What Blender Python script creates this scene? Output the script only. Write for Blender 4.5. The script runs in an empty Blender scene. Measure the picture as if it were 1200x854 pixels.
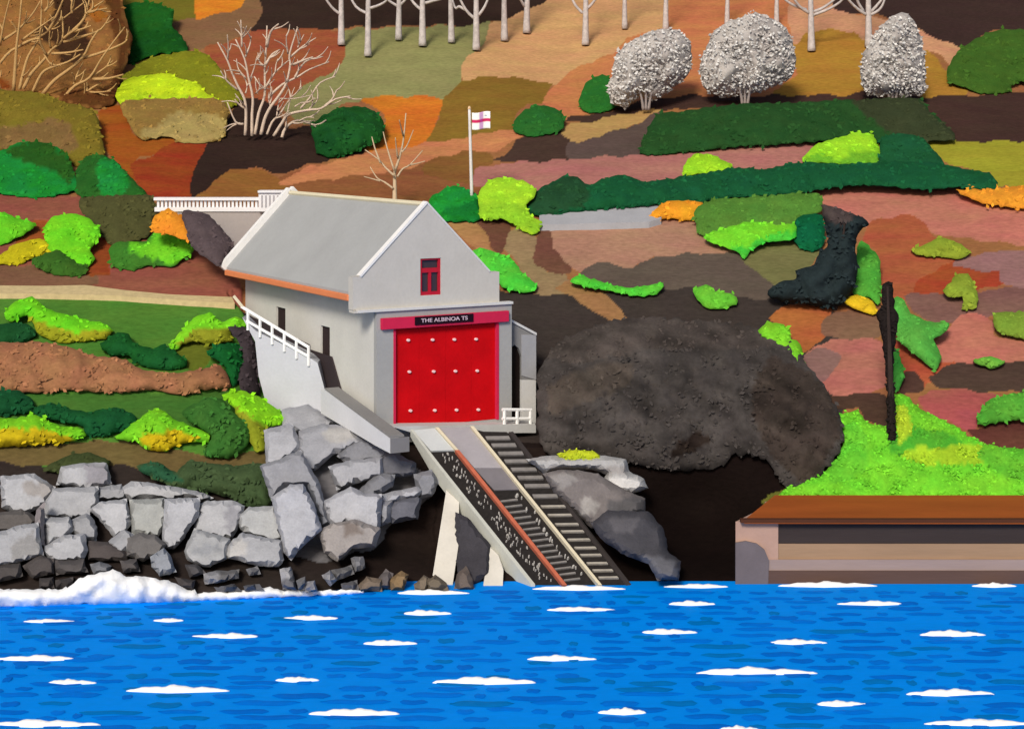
import bpy, bmesh, math, random
import numpy as np
from mathutils import Vector, noise
from mathutils.geometry import delaunay_2d_cdt

random.seed(7); rng = np.random.default_rng(7)
scene = bpy.context.scene
COL = scene.collection
H = 19.8            # eye height above the sea, metres
F = 2000.0          # focal length in photo pixels
HX, HY = 600.0, 150.0
K = 1.0             # light level the colours are divided by

# ------------------------------------------------------------------ helpers
def unp(px, py, d):
    return Vector(((px-HX)/F*d, d, H-(py-HY)/F*d))

def ray_plane(px, py, p0, n):
    dr = Vector(((px-HX)/F, 1.0, -(py-HY)/F))
    o = Vector((0, 0, H))
    t = (p0-o).dot(n)/dr.dot(n)
    return o+dr*t

def s2l(v):
    v = v/255.0
    return v/12.92 if v <= 0.04045 else ((v+0.055)/1.055)**2.4

def C(r, g, b, k=1.0):
    return tuple(min(0.88, s2l(x)*k/K) for x in (r, g, b))

def tag(o, label=None, cat=None, group=None, kind=None):
    if label: o['label'] = label
    if cat: o['category'] = cat
    if group: o['group'] = group
    if kind: o['kind'] = kind
    return o

def empty(name, loc):
    o = bpy.data.objects.new(name, None); COL.objects.link(o)
    o.location = loc; o.empty_display_size = 0.2
    return o

def mesh_obj(name, verts, faces, mat, parent=None, cols=None, smooth=False, origin=None):
    if origin is None:
        origin = tuple(parent['_o']) if parent is not None and '_o' in parent else (0, 0, 0)
    O = Vector(origin)
    me = bpy.data.meshes.new(name)
    me.from_pydata([tuple(Vector(v)-O) for v in verts], [], [tuple(f) for f in faces])
    if cols is not None:
        a = me.color_attributes.new('Col', 'FLOAT_COLOR', 'POINT')
        arr = np.ones((len(verts), 4), dtype=np.float32)
        arr[:, :3] = np.array(cols, dtype=np.float32).reshape(-1, 3)
        a.data.foreach_set('color', arr.ravel())
    me.validate(); me.update()
    if smooth: me.polygons.foreach_set('use_smooth', [True]*len(me.polygons))
    o = bpy.data.objects.new(name, me); COL.objects.link(o)
    me.materials.append(mat); o['_o'] = tuple(O)
    if parent is not None:
        o.parent = parent
    else:
        o.location = O
    return o

class MB:
    """collects shapes in world space, builds them as one mesh object"""
    def __init__(self): self.v = []; self.f = []
    def add(self, vs, fs):
        n = len(self.v); self.v += [Vector(v) for v in vs]; self.f += [tuple(i+n for i in f) for f in fs]
        return self
    def hexa(self, p):      # 8 corners: 0-3 bottom loop, 4-7 top loop
        return self.add(p, [(3, 2, 1, 0), (4, 5, 6, 7), (0, 1, 5, 4), (1, 2, 6, 5), (2, 3, 7, 6), (3, 0, 4, 7)])
    def prism(self, front, back):
        n = len(front)
        fs = [tuple(range(n)), tuple(range(2*n-1, n-1, -1))]
        fs += [((i+1) % n, i, n+i, n+(i+1) % n) for i in range(n)]
        return self.add(list(front)+list(back), fs)
    def tube(self, pts, radii, seg=7):
        pts = [Vector(p) for p in pts]
        vs = []; fs = []
        for i, p in enumerate(pts):
            a = pts[max(0, i-1)]; b = pts[min(len(pts)-1, i+1)]
            t = (b-a).normalized()
            x = t.cross(Vector((0.31, 0.95, 0.05)))
            if x.length < 1e-3: x = t.cross(Vector((1, 0, 0)))
            x.normalize(); y = t.cross(x)
            for k in range(seg):
                an = 2*math.pi*k/seg
                vs.append(p+(x*math.cos(an)+y*math.sin(an))*radii[i])
        for i in range(len(pts)-1):
            for k in range(seg):
                a = i*seg+k; b = i*seg+(k+1) % seg
                fs.append((a, b, b+seg, a+seg))
        fs.append(tuple(range(seg-1, -1, -1))); m = (len(pts)-1)*seg
        fs.append(tuple(range(m, m+seg)))
        return self.add(vs, fs)
    def build(self, name, mat, parent=None, smooth=False, origin=None, bevel=0):
        o = mesh_obj(name, self.v, self.f, mat, parent, None, smooth, origin)
        bm = bmesh.new(); bm.from_mesh(o.data); bmesh.ops.recalc_face_normals(bm, faces=bm.faces); bm.to_mesh(o.data); bm.free()
        if bevel:
            m = o.modifiers.new('bevel', 'BEVEL'); m.width = bevel; m.segments = 2; m.limit_method = 'ANGLE'
        return o

def thing(name, loc, label, cat, group=None):
    o = empty(name, loc); o['_o'] = tuple(loc)
    return tag(o, label, cat, group)

# ------------------------------------------------------------------ materials
def mat_base(name, rough=0.85, spec=0.2):
    m = bpy.data.materials.new(name); m.use_nodes = True
    nt = m.node_tree; b = nt.nodes['Principled BSDF']
    b.inputs['Roughness'].default_value = rough
    b.inputs['Specular IOR Level'].default_value = spec
    return m, nt, b

def brushed(name, color=None, rough=0.85, spec=0.2, amp=0.16, scale=1.1, fine=9.0, fine_amp=0.10, bump=0.25, hue=0.0, stretch=(1, 1, 1)):
    """colour (fixed or from the mesh) mottled at two sizes, with a little relief"""
    m, nt, b = mat_base(name, rough, spec)
    N = nt.nodes; L = nt.links
    if color is None:
        src = N.new('ShaderNodeVertexColor'); src.layer_name = 'Col'; out = src.outputs['Color']
    else:
        src = N.new('ShaderNodeRGB'); src.outputs[0].default_value = (*color, 1); out = src.outputs[0]
    geo = N.new('ShaderNodeNewGeometry')
    mp = N.new('ShaderNodeMapping'); mp.inputs['Scale'].default_value = stretch
    L.new(geo.outputs['Position'], mp.inputs['Vector'])
    def nz(sc, det):
        n = N.new('ShaderNodeTexNoise'); n.inputs['Scale'].default_value = sc; n.inputs['Detail'].default_value = det
        n.inputs['Roughness'].default_value = 0.6
        L.new(mp.outputs['Vector'], n.inputs['Vector']); return n
    n1 = nz(scale, 4); n2 = nz(fine, 3)
    def rng_(n, a):
        r = N.new('ShaderNodeMapRange'); r.inputs['From Min'].default_value = 0.28; r.inputs['From Max'].default_value = 0.72
        r.inputs['To Min'].default_value = 1-a; r.inputs['To Max'].default_value = 1+a
        L.new(n.outputs['Fac'], r.inputs['Value']); return r
    r1 = rng_(n1, amp); r2 = rng_(n2, fine_amp)
    mu = N.new('ShaderNodeMath'); mu.operation = 'MULTIPLY'
    L.new(r1.outputs[0], mu.inputs[0]); L.new(r2.outputs[0], mu.inputs[1])
    hs = N.new('ShaderNodeHueSaturation')
    L.new(out, hs.inputs['Color']); L.new(mu.outputs[0], hs.inputs['Value'])
    if hue:
        n3 = nz(scale*0.6+0.17, 2)
        r3 = N.new('ShaderNodeMapRange'); r3.inputs['From Min'].default_value = 0.3; r3.inputs['From Max'].default_value = 0.7
        r3.inputs['To Min'].default_value = 0.5-hue; r3.inputs['To Max'].default_value = 0.5+hue
        L.new(n3.outputs['Fac'], r3.inputs['Value']); L.new(r3.outputs[0], hs.inputs['Hue'])
    L.new(hs.outputs['Color'], b.inputs['Base Color'])
    if bump:
        bp = N.new('ShaderNodeBump'); bp.inputs['Strength'].default_value = bump; bp.inputs['Distance'].default_value = 0.06
        L.new(n2.outputs['Fac'], bp.inputs['Height']); L.new(bp.outputs['Normal'], b.inputs['Normal'])
    return m

M_ground = brushed('hillside ground', spec=.03, amp=0.11, scale=0.5, fine=4.5, fine_amp=0.17, bump=0.5, hue=0.010, stretch=(.55, .8, 1.7))
M_leaf = brushed('foliage', rough=0.9, spec=.04, amp=0.13, scale=0.9, fine=6.0, fine_amp=0.15, bump=0.35, hue=0.008)
M_rock = brushed('weathered rock', spec=.06, amp=0.13, scale=1.6, fine=10, fine_amp=0.09, bump=0.4)
M_white = brushed('white paint', C(238, 238, 236), rough=0.6, amp=0.04, fine_amp=0.04, bump=0.1)
def paint(name, rgb, k=1.0, **kw):
    a = dict(rough=0.8, spec=.08, amp=0.05, scale=0.7, fine=7, fine_amp=0.035, bump=0.12); a.update(kw)
    return brushed(name, C(*rgb, k), **a)

# ------------------------------------------------------------------ the lie of the land
_py = np.array([-420, -250, -150, 0, 120, 230, 345, 400, 440, 480, 505, 550, 580, 640, 690, 720, 800])
_dd = np.array([330, 252, 212, 162, 132, 110, 96, 91, 87.5, 84.5, 82.8, 80.8, 79.6, 76.8, 74.2, 74.2, 74.2])
def sm(x, a, b):
    t = np.clip((x-a)/(b-a), 0, 1); return t*t*(3-2*t)
def D(px, py):
    px = np.asarray(px, float); py = np.asarray(py, float)
    d = np.interp(py, _py, _dd)
    # smooth the profile a little
    d = 0.5*d+0.25*(np.interp(py-14, _py, _dd)+np.interp(py+14, _py, _dd))
    g = lambda cx, cy, sx, sy: np.exp(-((px-cx)/sx)**2-((py-cy)/sy)**2)
    d = d+6.0*g(370, 452, 80, 58)                       # room for the ramp beside the boathouse
    d = d+(2.2*g(600, 590, 130, 55)+1.5*g(520, 640, 60, 30))*(1-sm(py, 645, 685))  # hollow under the slipway
    d = d+3.2*g(820, 610, 75, 60)*(1-sm(py, 645, 685))                       # dark hollow by the thicket
    d = d-2.2*sm(py, 590, 690)*(1-sm(px, 300, 480))     # shore comes forward on the left
    d = d+1.6*np.sin(px/97.0+py/61.0)*sm(330-py, 0, 200)+0.8*np.sin(px/41.0-py/37.0)*sm(330-py, 0, 200)
    return d

def Df(px, py): return float(D(px, py))

# the boathouse frame of reference
TH = math.radians(30)
U = Vector((math.cos(TH), math.sin(TH), 0)); V = Vector((-math.sin(TH), math.cos(TH), 0)); Zv = Vector((0, 0, 1))
BC = Vector(((438-HX)/F*82.0, 82.0, 0))
def B(s, t, z): return BC+U*s+V*t+Zv*z
def front(px, py, t=0.0): return ray_plane(px, py, BC+V*t, V)
def side(px, py, s=0.0): return ray_plane(px, py, BC+U*s, U)

# ------------------------------------------------------------------ polygon tools
def catmull(poly, step=4.0):
    P = np.array(poly, float); n = len(P); out = []
    for i in range(n):
        p0, p1, p2, p3 = P[i-1], P[i], P[(i+1) % n], P[(i+2) % n]
        L = np.linalg.norm(p2-p1); m = max(1, int(L/step))
        for k in range(m):
            t = k/m
            cr = 0.5*((2*p1)+(-p0+p2)*t+(2*p0-5*p1+4*p2-p3)*t*t+(-p0+3*p1-3*p2+p3)*t**3)
            li = p1+(p2-p1)*t
            out.append(0.7*cr+0.3*li)
    return np.array(out)

def resample(poly, step=4.0):
    P = np.array(poly, float); n = len(P); out = []
    for i in range(n):
        a, b = P[i], P[(i+1) % n]; m = max(1, int(np.linalg.norm(b-a)/step))
        for k in range(m): out.append(a+(b-a)*k/m)
    return np.array(out)

def inside(poly, X, Y):
    P = np.asarray(poly, float); r = np.zeros(X.shape, bool); n = len(P)
    j = n-1
    for i in range(n):
        xi, yi = P[i]; xj, yj = P[j]
        if yi != yj:
            c = ((yi > Y) != (yj > Y)) & (X < (xj-xi)*(Y-yi)/(yj-yi)+xi)
            r ^= c
        j = i
    return r

_wt = rng.uniform(0, 6.28, (8,))
def warp(X, Y, a=2.2):
    wx = np.sin(Y/7.3+_wt[0]+np.sin(X/11+_wt[1]))+0.6*np.sin(X/5.7+Y/4.9+_wt[2])+0.25*np.sin(Y/3.3+X/4.1+_wt[6])
    wy = np.sin(X/8.1+_wt[3]+np.sin(Y/9.7+_wt[4]))+0.6*np.sin(X/5.1-Y/6.2+_wt[5])+0.25*np.sin(X/3.7-Y/3.1+_wt[7])
    return X+a*0.5*wx, Y+a*0.5*wy

def triangulate(bound, pitch):
    lo = bound.min(0); hi = bound.max(0)
    gx = np.arange(lo[0]+pitch/2, hi[0], pitch); gy = np.arange(lo[1]+pitch/2, hi[1], pitch)
    if len(gx) and len(gy):
        X, Y = np.meshgrid(gx, gy); X = X+rng.uniform(-.3, .3, X.shape)*pitch; Y = Y+rng.uniform(-.3, .3, Y.shape)*pitch
        X = X.ravel(); Y = Y.ravel()
        k = inside(bound, X, Y); X = X[k]; Y = Y[k]
        if len(X):
            dd = np.sqrt(((np.stack([X, Y], 1)[:, None, :]-bound[None])**2).sum(2)).min(1)
            k = dd > pitch*0.55; X = X[k]; Y = Y[k]
        pts = np.concatenate([bound, np.stack([X, Y], 1)]) if len(X) else bound
    else: pts = bound
    nb = len(bound)
    ed = [(i, (i+1) % nb) for i in range(nb)]
    r = delaunay_2d_cdt([Vector(p) for p in pts], ed, [list(range(nb))], 1, 1e-4)
    return np.array([tuple(v) for v in r[0]]), [tuple(f) for f in r[2]]

_count = [0]
def puff(name, poly, rgb, label, cat, group=None, tints=(), T=0.32, R=18, up=0.35, mat=None, kind=None, leaf=0.55, leafpx=5.0,
         k=1.0, pitch=5.0, lump=0.12, parent=None, off=None, back=0.5, base=None, mott=0.10, leafvar=0.13, jit=0.7, leafmat=None):
    """a rounded clump of growth: outline at its own distance on the slope, real thickness, leaf-sized faces on its surface"""
    _count[0] += 1
    if off is None: off = 0.2+0.006*_count[0]
    bd = catmull(poly, 4.0); bd = bd+rng.normal(0, jit, bd.shape)
    pts, faces = triangulate(bd, pitch)
    X, Y = pts[:, 0], pts[:, 1]
    ybot = np.array(poly)[:, 1].max(); xm = np.array(poly)[:, 0].mean()
    def depth(x, y):
        dt = D(x, y) if base is None else base(x, y)
        db = D(x, np.full_like(np.asarray(x, float), ybot)) if base is None else dt
        return (1-up)*dt+up*np.minimum(db, dt)-off
    def thick(x, y):
        q = np.stack([np.atleast_1d(x), np.atleast_1d(y)], 1)
        dist = np.sqrt(((q[:, None, :]-bd[None])**2).sum(2)).min(1)
        u = np.clip(dist/R, 0, 1)
        return T*(1-(1-u)**2)
    th = thick(X, Y)
    d0 = depth(X, Y)
    nz = np.array([noise.fractal(Vector((x/16.0, y/16.0, _count[0]*3.1)), 1.0, 2.0, 3) for x, y in pts])
    df = d0-th*(1+0.5*nz)-lump*nz*(th/T)
    k = k*0.86
    base_c = np.array(C(*rgb, k))
    cols = np.tile(base_c, (len(pts), 1))
    def tint(cols, x, y):
        for (tc, tp) in tints:
            wx, wy = warp(x, y)
            ins = inside(catmull(tp, 5), wx, wy); cols[ins] = C(*tc, k)
        return cols
    cols = tint(cols, X, Y)
    if mott:
        m = np.array([noise.fractal(Vector(((x+.8*y)/58.0, (y-.5*x)/20.0, 9.7+_count[0])), 0.8, 2.1, 5) for x, y in pts])
        cols = cols*np.clip(1+mott*m, 0.25, 2.5)[:, None]
    n = len(pts)
    vf = [unp(x, y, d) for x, y, d in zip(X, Y, df)]
    vb = [unp(x, y, d+back) for x, y, d in zip(X, Y, d0)]
    F_ = [tuple(f) for f in faces]
    ec = {}
    for f in F_:
        for a, b in zip(f, f[1:]+f[:1]): ec[(a, b)] = 1
    allv = vf+vb
    fs = F_+[tuple(i+n for i in reversed(f)) for f in F_]
    for (a, b) in ec:
        if (b, a) not in ec: fs.append((b, a, a+n, b+n))
    allc = list(cols)+list(cols)
    # make the front face the camera
    if leaf > 0:
        area = 0.5*abs(np.dot(bd[:, 0], np.roll(bd[:, 1], 1))-np.dot(bd[:, 1], np.roll(bd[:, 0], 1)))
        N = int(area*leaf/(leafpx**2)*1.2)
        lo = bd.min(0)-2; hi = bd.max(0)+2
        q = rng.uniform(lo, hi, (N*3, 2)); jq = q+rng.normal(0, 1.3, q.shape)
        q = q[inside(bd, jq[:, 0], jq[:, 1])][:N]
        if len(q):
            qd = depth(q[:, 0], q[:, 1])-thick(q[:, 0], q[:, 1])*1.01-rng.uniform(0.01, 0.05, len(q))
            lc = np.tile(base_c, (len(q), 1)); lc = tint(lc, q[:, 0], q[:, 1])
            lc = lc*np.exp(rng.normal(0, leafvar, (len(q), 1)))
            for (x, y), d, c in zip(q, qd, lc):
                p = unp(x, y, d); sz = leafpx*d/F*random.uniform(0.6, 1.25)
                a = Vector((random.gauss(0, 1), random.gauss(0, .5), random.gauss(0, .8))).normalized()
                nn = Vector((random.gauss(-.05, .22), -1, random.gauss(0.45, .22))).normalized()
                e1 = (a-nn*a.dot(nn)).normalized()*sz*0.75; e2 = nn.cross(e1).normalized()*sz*0.45
                i0 = len(allv)
                allv += [p-e1, p-e1*0.1+e2, p+e1, p-e1*0.1-e2]; fs.append((i0, i0+1, i0+2, i0+3)); allc += [c]*4
    o0 = unp(xm, ybot, float(np.atleast_1d(depth(np.array([xm]), np.array([ybot])))[0]))
    ob = mesh_obj(name, allv, fs, mat or M_leaf, parent, allc, True, o0 if parent is None else None)
    if label or kind: tag(ob, label, cat, group, kind)
    return ob

# ------------------------------------------------------------------ hillside ground, with its patches of heather, bracken, soil and painted shade
G = []
def g(rgb, *p): G.append((rgb, p))
# upper left
g((140, 88, 55), (330,205),(500,180),(570,210),(560,260),(320,260))
g((112,104,36), (125,-40),(235,-40),(230,22),(205,28),(205,60),(150,72))
g((212,128,40), (233,-40),(310,-40),(283,8),(262,15),(230,22))
g((130,96,66), (203,28),(230,22),(280,9),(297,-40),(318,-40),(307,18),(293,35),(262,50),(240,57),(220,58))
g((152,84,54), (240,57),(263,50),(297,37),(333,33),(402,38),(405,80),(353,103),(333,123),(320,127),(283,110),(267,87),(247,70))
g((54,40,33), (312,-60),(307,18),(293,37),(333,33),(367,35),(400,33),(433,32),(480,30),(547,30),(573,27),(600,20),(630,5),(653,-10),(680,-60))
g((140,138,88), (405,37),(480,32),(547,30),(575,27),(573,40),(567,53),(543,73),(540,93),(533,113),(520,117),(487,112),(427,117),(400,125),(375,145),(350,145),(335,125),(353,103),(402,75))
g((158,84,32), (115,133),(133,122),(143,125),(157,157),(167,163),(197,160),(207,167),(180,180),(160,187),(160,240),(140,200),(120,165))
g((148,62,32), (153,193),(180,180),(207,167),(243,168),(232,190),(226,232),(170,232),(160,212))
g((52,38,32), (223,232),(227,200),(243,170),(267,140),(280,117),(300,117),(327,123),(333,147),(368,150),(400,165),(428,170),(420,183),(385,187),(350,197),(323,204),(300,197),(273,198),(247,217))
g((142,96,48), (226,234),(247,217),(267,200),(287,197),(307,200),(333,213),(362,238),(300,240))
g((192,126,84), (327,213),(360,197),(400,187),(433,177),(500,167),(533,162),(600,150),(620,153),(607,163),(577,177),(500,190),(467,200),(400,208),(340,216))
g((140,82,66), (-80,227),(93,230),(110,260),(220,280),(275,350),(-80,348))
g((122,88,66), (-80,308),(60,312),(110,322),(100,337),(-80,338))
g((150,78,40), (20,268),(45,258),(60,262),(50,285),(20,290))
g((140,70,35), (105,280),(128,275),(128,320),(100,322))
# middle top
g((198,152,104), (543,73),(567,53),(573,30),(600,20),(630,5),(653,-12),(690,-60),(800,-60),(783,30),(733,43),(720,63),(700,70),(677,80),(663,97),(633,97),(600,90),(580,90),(543,95))
g((132,102,42), (540,95),(580,90),(600,90),(633,97),(647,97),(637,120),(617,123),(603,140),(600,150),(533,163),(500,167),(513,140),(520,117))
g((202,116,40), (425,117),(443,113),(467,113),(493,112),(520,118),(510,143),(500,167),(433,177),(425,165),(450,150),(447,133))
g((192,122,78), (637,120),(650,100),(677,80),(700,70),(720,63),(733,43),(783,30),(790,-60),(1010,-60),(1000,50),(940,90),(913,113),(760,122),(713,125),(687,133),(663,143),(647,128))
g((168,124,50), (905,113),(933,87),(927,50),(947,37),(1000,37),(1017,53),(1083,57),(1110,83),(1137,103),(1133,113),(1073,115),(1000,112))
g((200,146,110), (925,-60),(990,8),(1027,22),(1067,27),(1125,57),(1116,76),(1093,60),(1017,53),(1000,37),(947,37),(927,50))
g((60,44,40), (975,8),(1000,-60),(1300,-60),(1300,40),(1167,36),(1140,50),(1123,57),(1083,37),(1040,20),(987,13))
g((72,54,46), (577,187),(600,177),(607,163),(627,158),(657,151),(672,167),(667,188),(600,190))
g((92,76,70), (668,166),(700,160),(733,150),(750,143),(772,128),(768,150),(752,184),(667,188))
g((178,144,88), (657,150),(687,143),(733,133),(777,128),(733,150),(700,160),(670,167))
g((68,48,42), (660,143),(677,135),(717,131),(733,123),(767,116),(810,112),(913,112),(1000,111),(1013,106),(1080,113),(1133,112),(1300,105),(1300,166),(1120,166),(1080,133),(800,128),(780,128),(733,133),(687,143))
g((172,114,104), (553,200),(587,192),(667,187),(750,181),(800,180),(867,170),(933,163),(970,161),(945,190),(890,200),(800,215),(730,215),(650,220),(620,232),(550,215))
g((132,92,48), (498,190),(547,177),(573,180),(577,192),(555,200),(552,215),(500,205))
g((156,152,48), (1080,162),(1120,166),(1160,166),(1300,166),(1300,219),(1170,219),(1160,202),(1127,197),(1107,190))
# below the road
g((168,124,80), (520,255),(567,258),(575,290),(583,298),(557,292),(535,270))
g((108,70,56), (560,258),(600,258),(597,275),(587,297),(577,290),(567,272))
g((148,124,90), (598,270),(618,265),(632,290),(627,303),(640,317),(660,320),(667,350),(630,345),(603,303),(590,290))
g((112,74,60), (630,273),(640,262),(652,262),(652,290),(667,303),(670,320),(657,323),(630,310),(625,300))
g((166,124,102), (642,262),(653,260),(760,258),(822,255),(850,285),(870,300),(777,300),(740,313),(700,310),(683,318),(670,313),(650,290))
g((96,84,74), (680,325),(700,308),(740,313),(777,300),(868,297),(890,320),(910,333),(905,352),(867,349),(810,337),(773,342),(750,345))
g((114,112,70), (870,303),(897,283),(930,280),(962,292),(947,317),(933,317),(933,330),(910,335),(890,320))
g((63,55,51), (545,330),(590,340),(650,345),(760,342),(812,336),(868,349),(905,350),(950,358),(985,380),(985,560),(930,578),(600,560),(560,520),(560,380))
g((156,116,76), (650,337),(667,330),(687,338),(712,347),(735,375),(727,382),(700,370),(680,352))
g((184,116,98), (955,227),(1013,218),(1073,222),(1120,223),(1133,232),(1163,240),(1300,252),(1300,300),(1220,290),(1100,275),(1083,262),(1033,255),(1017,266),(987,252),(960,240))
g((166,90,60), (1010,285),(1017,265),(1030,257),(1067,252),(1083,260),(1095,276),(1130,290),(1122,315),(1077,350),(1045,353),(1030,335),(1030,300))
g((160,72,44), (1072,332),(1118,307),(1170,320),(1177,333),(1147,337),(1117,344),(1077,349))
g((146,108,104), (1118,312),(1133,300),(1220,290),(1300,290),(1300,336),(1177,336),(1170,320))
g((126,90,82), (1060,347),(1100,343),(1127,345),(1173,338),(1300,333),(1300,372),(1167,370),(1150,375),(1100,380),(1070,366))
g((184,112,96), (1085,412),(1113,383),(1133,365),(1163,377),(1173,397),(1300,398),(1300,425),(1133,427),(1100,432),(1080,428))
g((170,98,56), (900,373),(927,356),(947,355),(973,361),(965,383),(970,393),(940,412),(923,390))
g((126,94,74), (961,380),(977,365),(1013,363),(1036,373),(1033,395),(1000,399),(968,395))
g((176,110,96), (938,417),(973,400),(1013,396),(1036,403),(1040,452),(1007,464),(973,464),(945,447))
g((140,104,98), (938,417),(960,408),(985,415),(975,440),(960,452),(943,440))
g((76,56,46), (970,467),(1007,460),(1040,466),(1042,500),(1013,492),(1007,478),(978,479))
g((172,84,58), (1050,400),(1067,407),(1085,425),(1120,425),(1100,445),(1087,450),(1080,459),(1055,452))
g((82,58,50), (1056,437),(1073,437),(1083,447),(1080,459),(1054,460))
g((78,60,52), (1088,442),(1107,430),(1133,425),(1300,423),(1300,458),(1167,459),(1133,459),(1100,452))
g((166,86,82), (1075,467),(1100,456),(1133,457),(1172,464),(1155,480),(1143,500),(1133,507),(1113,495),(1087,482))
g((92,54,46), (1131,505),(1160,497),(1183,493),(1300,488),(1300,527),(1173,527),(1150,517))
# left garden
g((64,54,56), (265,380),(290,383),(345,420),(350,500),(318,500),(300,470),(285,440))  # dark purple shade beside the ramp, painted into the ground
g((76,122,46), (-80,347),(275,353),(290,372),(300,400),(310,470),(318,520),(300,540),(-80,545))
g((96,108,36), (205,410),(243,396),(247,417),(240,433),(220,430))
g((66,110,44), (-80,455),(30,458),(180,460),(260,458),(270,480),(230,500),(-80,490))
g((100,86,52), (-80,522),(30,520),(130,516),(160,518),(240,532),(312,530),(318,560),(270,562),(200,560),(100,545),(-80,550))
# rock ground; the dark hollows have their shade painted into the colour
g((50,43,40), (-80,545),(60,548),(140,545),(250,565),(312,560),(318,500),(345,470),(470,520),(470,720),(-80,720))
g((116,114,117), (311,500),(345,474),(457,522),(502,555),(508,578),(462,612),(442,640),(400,656),(345,652),(320,592))
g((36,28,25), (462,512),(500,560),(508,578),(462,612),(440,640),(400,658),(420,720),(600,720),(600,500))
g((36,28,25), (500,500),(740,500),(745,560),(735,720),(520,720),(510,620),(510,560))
g((22,15,13), (700,560),(740,538),(800,536),(870,520),(915,530),(950,577),(900,600),(870,720),(700,720))  # shadow of the cave, painted near-black
g((96,98,40), (925,572),(1300,560),(1300,600),(925,600))

pxs = np.concatenate([np.arange(-900, -440, 40.), np.arange(-440, -40, 7.), np.arange(-40, 1240, 1.7), np.arange(1240, 1640, 7.), np.arange(1640, 2101, 40.)])
pys = np.concatenate([np.arange(-420, -20, 25.), np.arange(-20, 700, 1.7), np.arange(700, 801, 25.)])
PX, PY = np.meshgrid(pxs, pys)
DD = D(PX, PY)
gcol = np.tile(np.array(C(146, 98, 62)), PX.shape+(1,))
lift = np.zeros(PX.shape)
WX, WY = warp(PX, PY, 2.6)
# beyond both edges of the picture the slope goes on in the same patchwork
SEED_C = [(140,88,55), (112,104,40), (152,84,54), (70,54,46), (140,138,88), (172,114,104), (126,90,82), (76,122,46), (184,116,98), (114,112,70), (96,84,74), (158,84,32)]
sr = np.random.default_rng(21); sx = np.concatenate([sr.uniform(-900, -60, 150), sr.uniform(1260, 2100, 150)]); sy = sr.uniform(-400, 560, 300); sk = sr.integers(0, len(SEED_C), 300)
om = (PX < -40) | (PX > 1240); ox_, oy_ = WX[om], WY[om]
near = (((ox_[:, None]-sx[None])/1.9)**2+(oy_[:, None]-sy[None])**2).argmin(1)
gcol[om] = np.array([C(*c, .9) for c in SEED_C])[sk[near]]
low = om & (PY > 560); gcol[low] = C(42, 34, 31)
for rgb, p in G:
    poly = catmull(p, 6.0)
    lo = poly.min(0)-6; hi = poly.max(0)+6
    bb = (WX > lo[0]) & (WX < hi[0]) & (WY > lo[1]) & (WY < hi[1])
    idx = np.nonzero(bb)
    ins = inside(poly, WX[idx], WY[idx])
    ii = tuple(a[ins] for a in idx)
    if len(ii[0]) == 0: continue
    gcol[ii] = C(*rgb, .90)
    q = np.stack([WX[ii], WY[ii]], 1); dm = np.full(len(q), 1e9)
    for b0 in range(0, len(poly), 40):
        dm = np.minimum(dm, ((q[:, None, :]-poly[None, b0:b0+40])**2).sum(2).min(1))
    u = np.clip(np.sqrt(dm)/16, 0, 1); lift[ii] = 0.14*(1-(1-u)**2)
for _ in range(0):
    gp = np.pad(gcol, ((1, 1), (1, 1), (0, 0)), 'edge')
    gcol = (gp[1:-1, 1:-1]*2+gp[:-2, 1:-1]+gp[2:, 1:-1]+gp[1:-1, :-2]+gp[1:-1, 2:])/6
DD = DD-lift
XX = (PX-HX)/F*DD; YY = DD.copy(); ZZ = H-(PY-HY)/F*DD
# the platform cut into the slope for the boathouse
rx = XX-BC.x; ry = YY-BC.y
ss = rx*U.x+ry*U.y; tt = rx*V.x+ry*V.y
cut = (ss > -1.0) & (ss < 10.2) & (tt > -3.8) & (tt < 17.2)
ZZ = np.where(cut, np.minimum(ZZ, 4.4), ZZ)
ny, nx = PX.shape
tv = np.stack([XX, YY, ZZ], 2).reshape(-1, 3)
ii, jj = np.meshgrid(np.arange(ny-1), np.arange(nx-1), indexing='ij')
a = (ii*nx+jj).ravel()
tf = np.stack([a+nx, a+nx+1, a+1, a], 1)
me = bpy.data.meshes.new('hillside')
me.vertices.add(len(tv)); me.vertices.foreach_set('co', tv.ravel())
me.loops.add(tf.size); me.loops.foreach_set('vertex_index', tf.ravel())
me.polygons.add(len(tf)); me.polygons.foreach_set('loop_start', np.arange(0, tf.size, 4)); me.polygons.foreach_set('loop_total', np.full(len(tf), 4))
me.update(); me.validate()
ca = me.color_attributes.new('Col', 'FLOAT_COLOR', 'POINT')
ca.data.foreach_set('color', np.concatenate([gcol.reshape(-1, 3), np.ones((len(tv), 1))], 1).astype(np.float32).ravel())
me.polygons.foreach_set('use_smooth', [True]*len(me.polygons))
me.materials.append(M_ground)
hill = bpy.data.objects.new('hillside', me); COL.objects.link(hill); tag(hill, kind='structure')

# ------------------------------------------------------------------ bushes, hedges and clumps
LIME = 'lime green gorse bushes'; DKG = 'dark green bushes'; MID = 'mid green bushes'; ORG = 'orange flowering shrubs'; MND = 'brown and olive mounds of growth'; YEL = 'yellow flower clumps'
def bush(poly, rgb, label, group, **kw):
    nm = {LIME: ('gorse_bush', 'bush'), DKG: ('evergreen_bush', 'bush'), MID: ('green_bush', 'bush'), ORG: ('flowering_shrub', 'shrub'), MND: ('heather_mound', 'shrub'), YEL: ('flower_clump', 'flowers')}[group]
    a = dict(T=0.32, R=18); a.update(kw)
    return puff(nm[0], poly, rgb, label, nm[1], group, **a)

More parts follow.
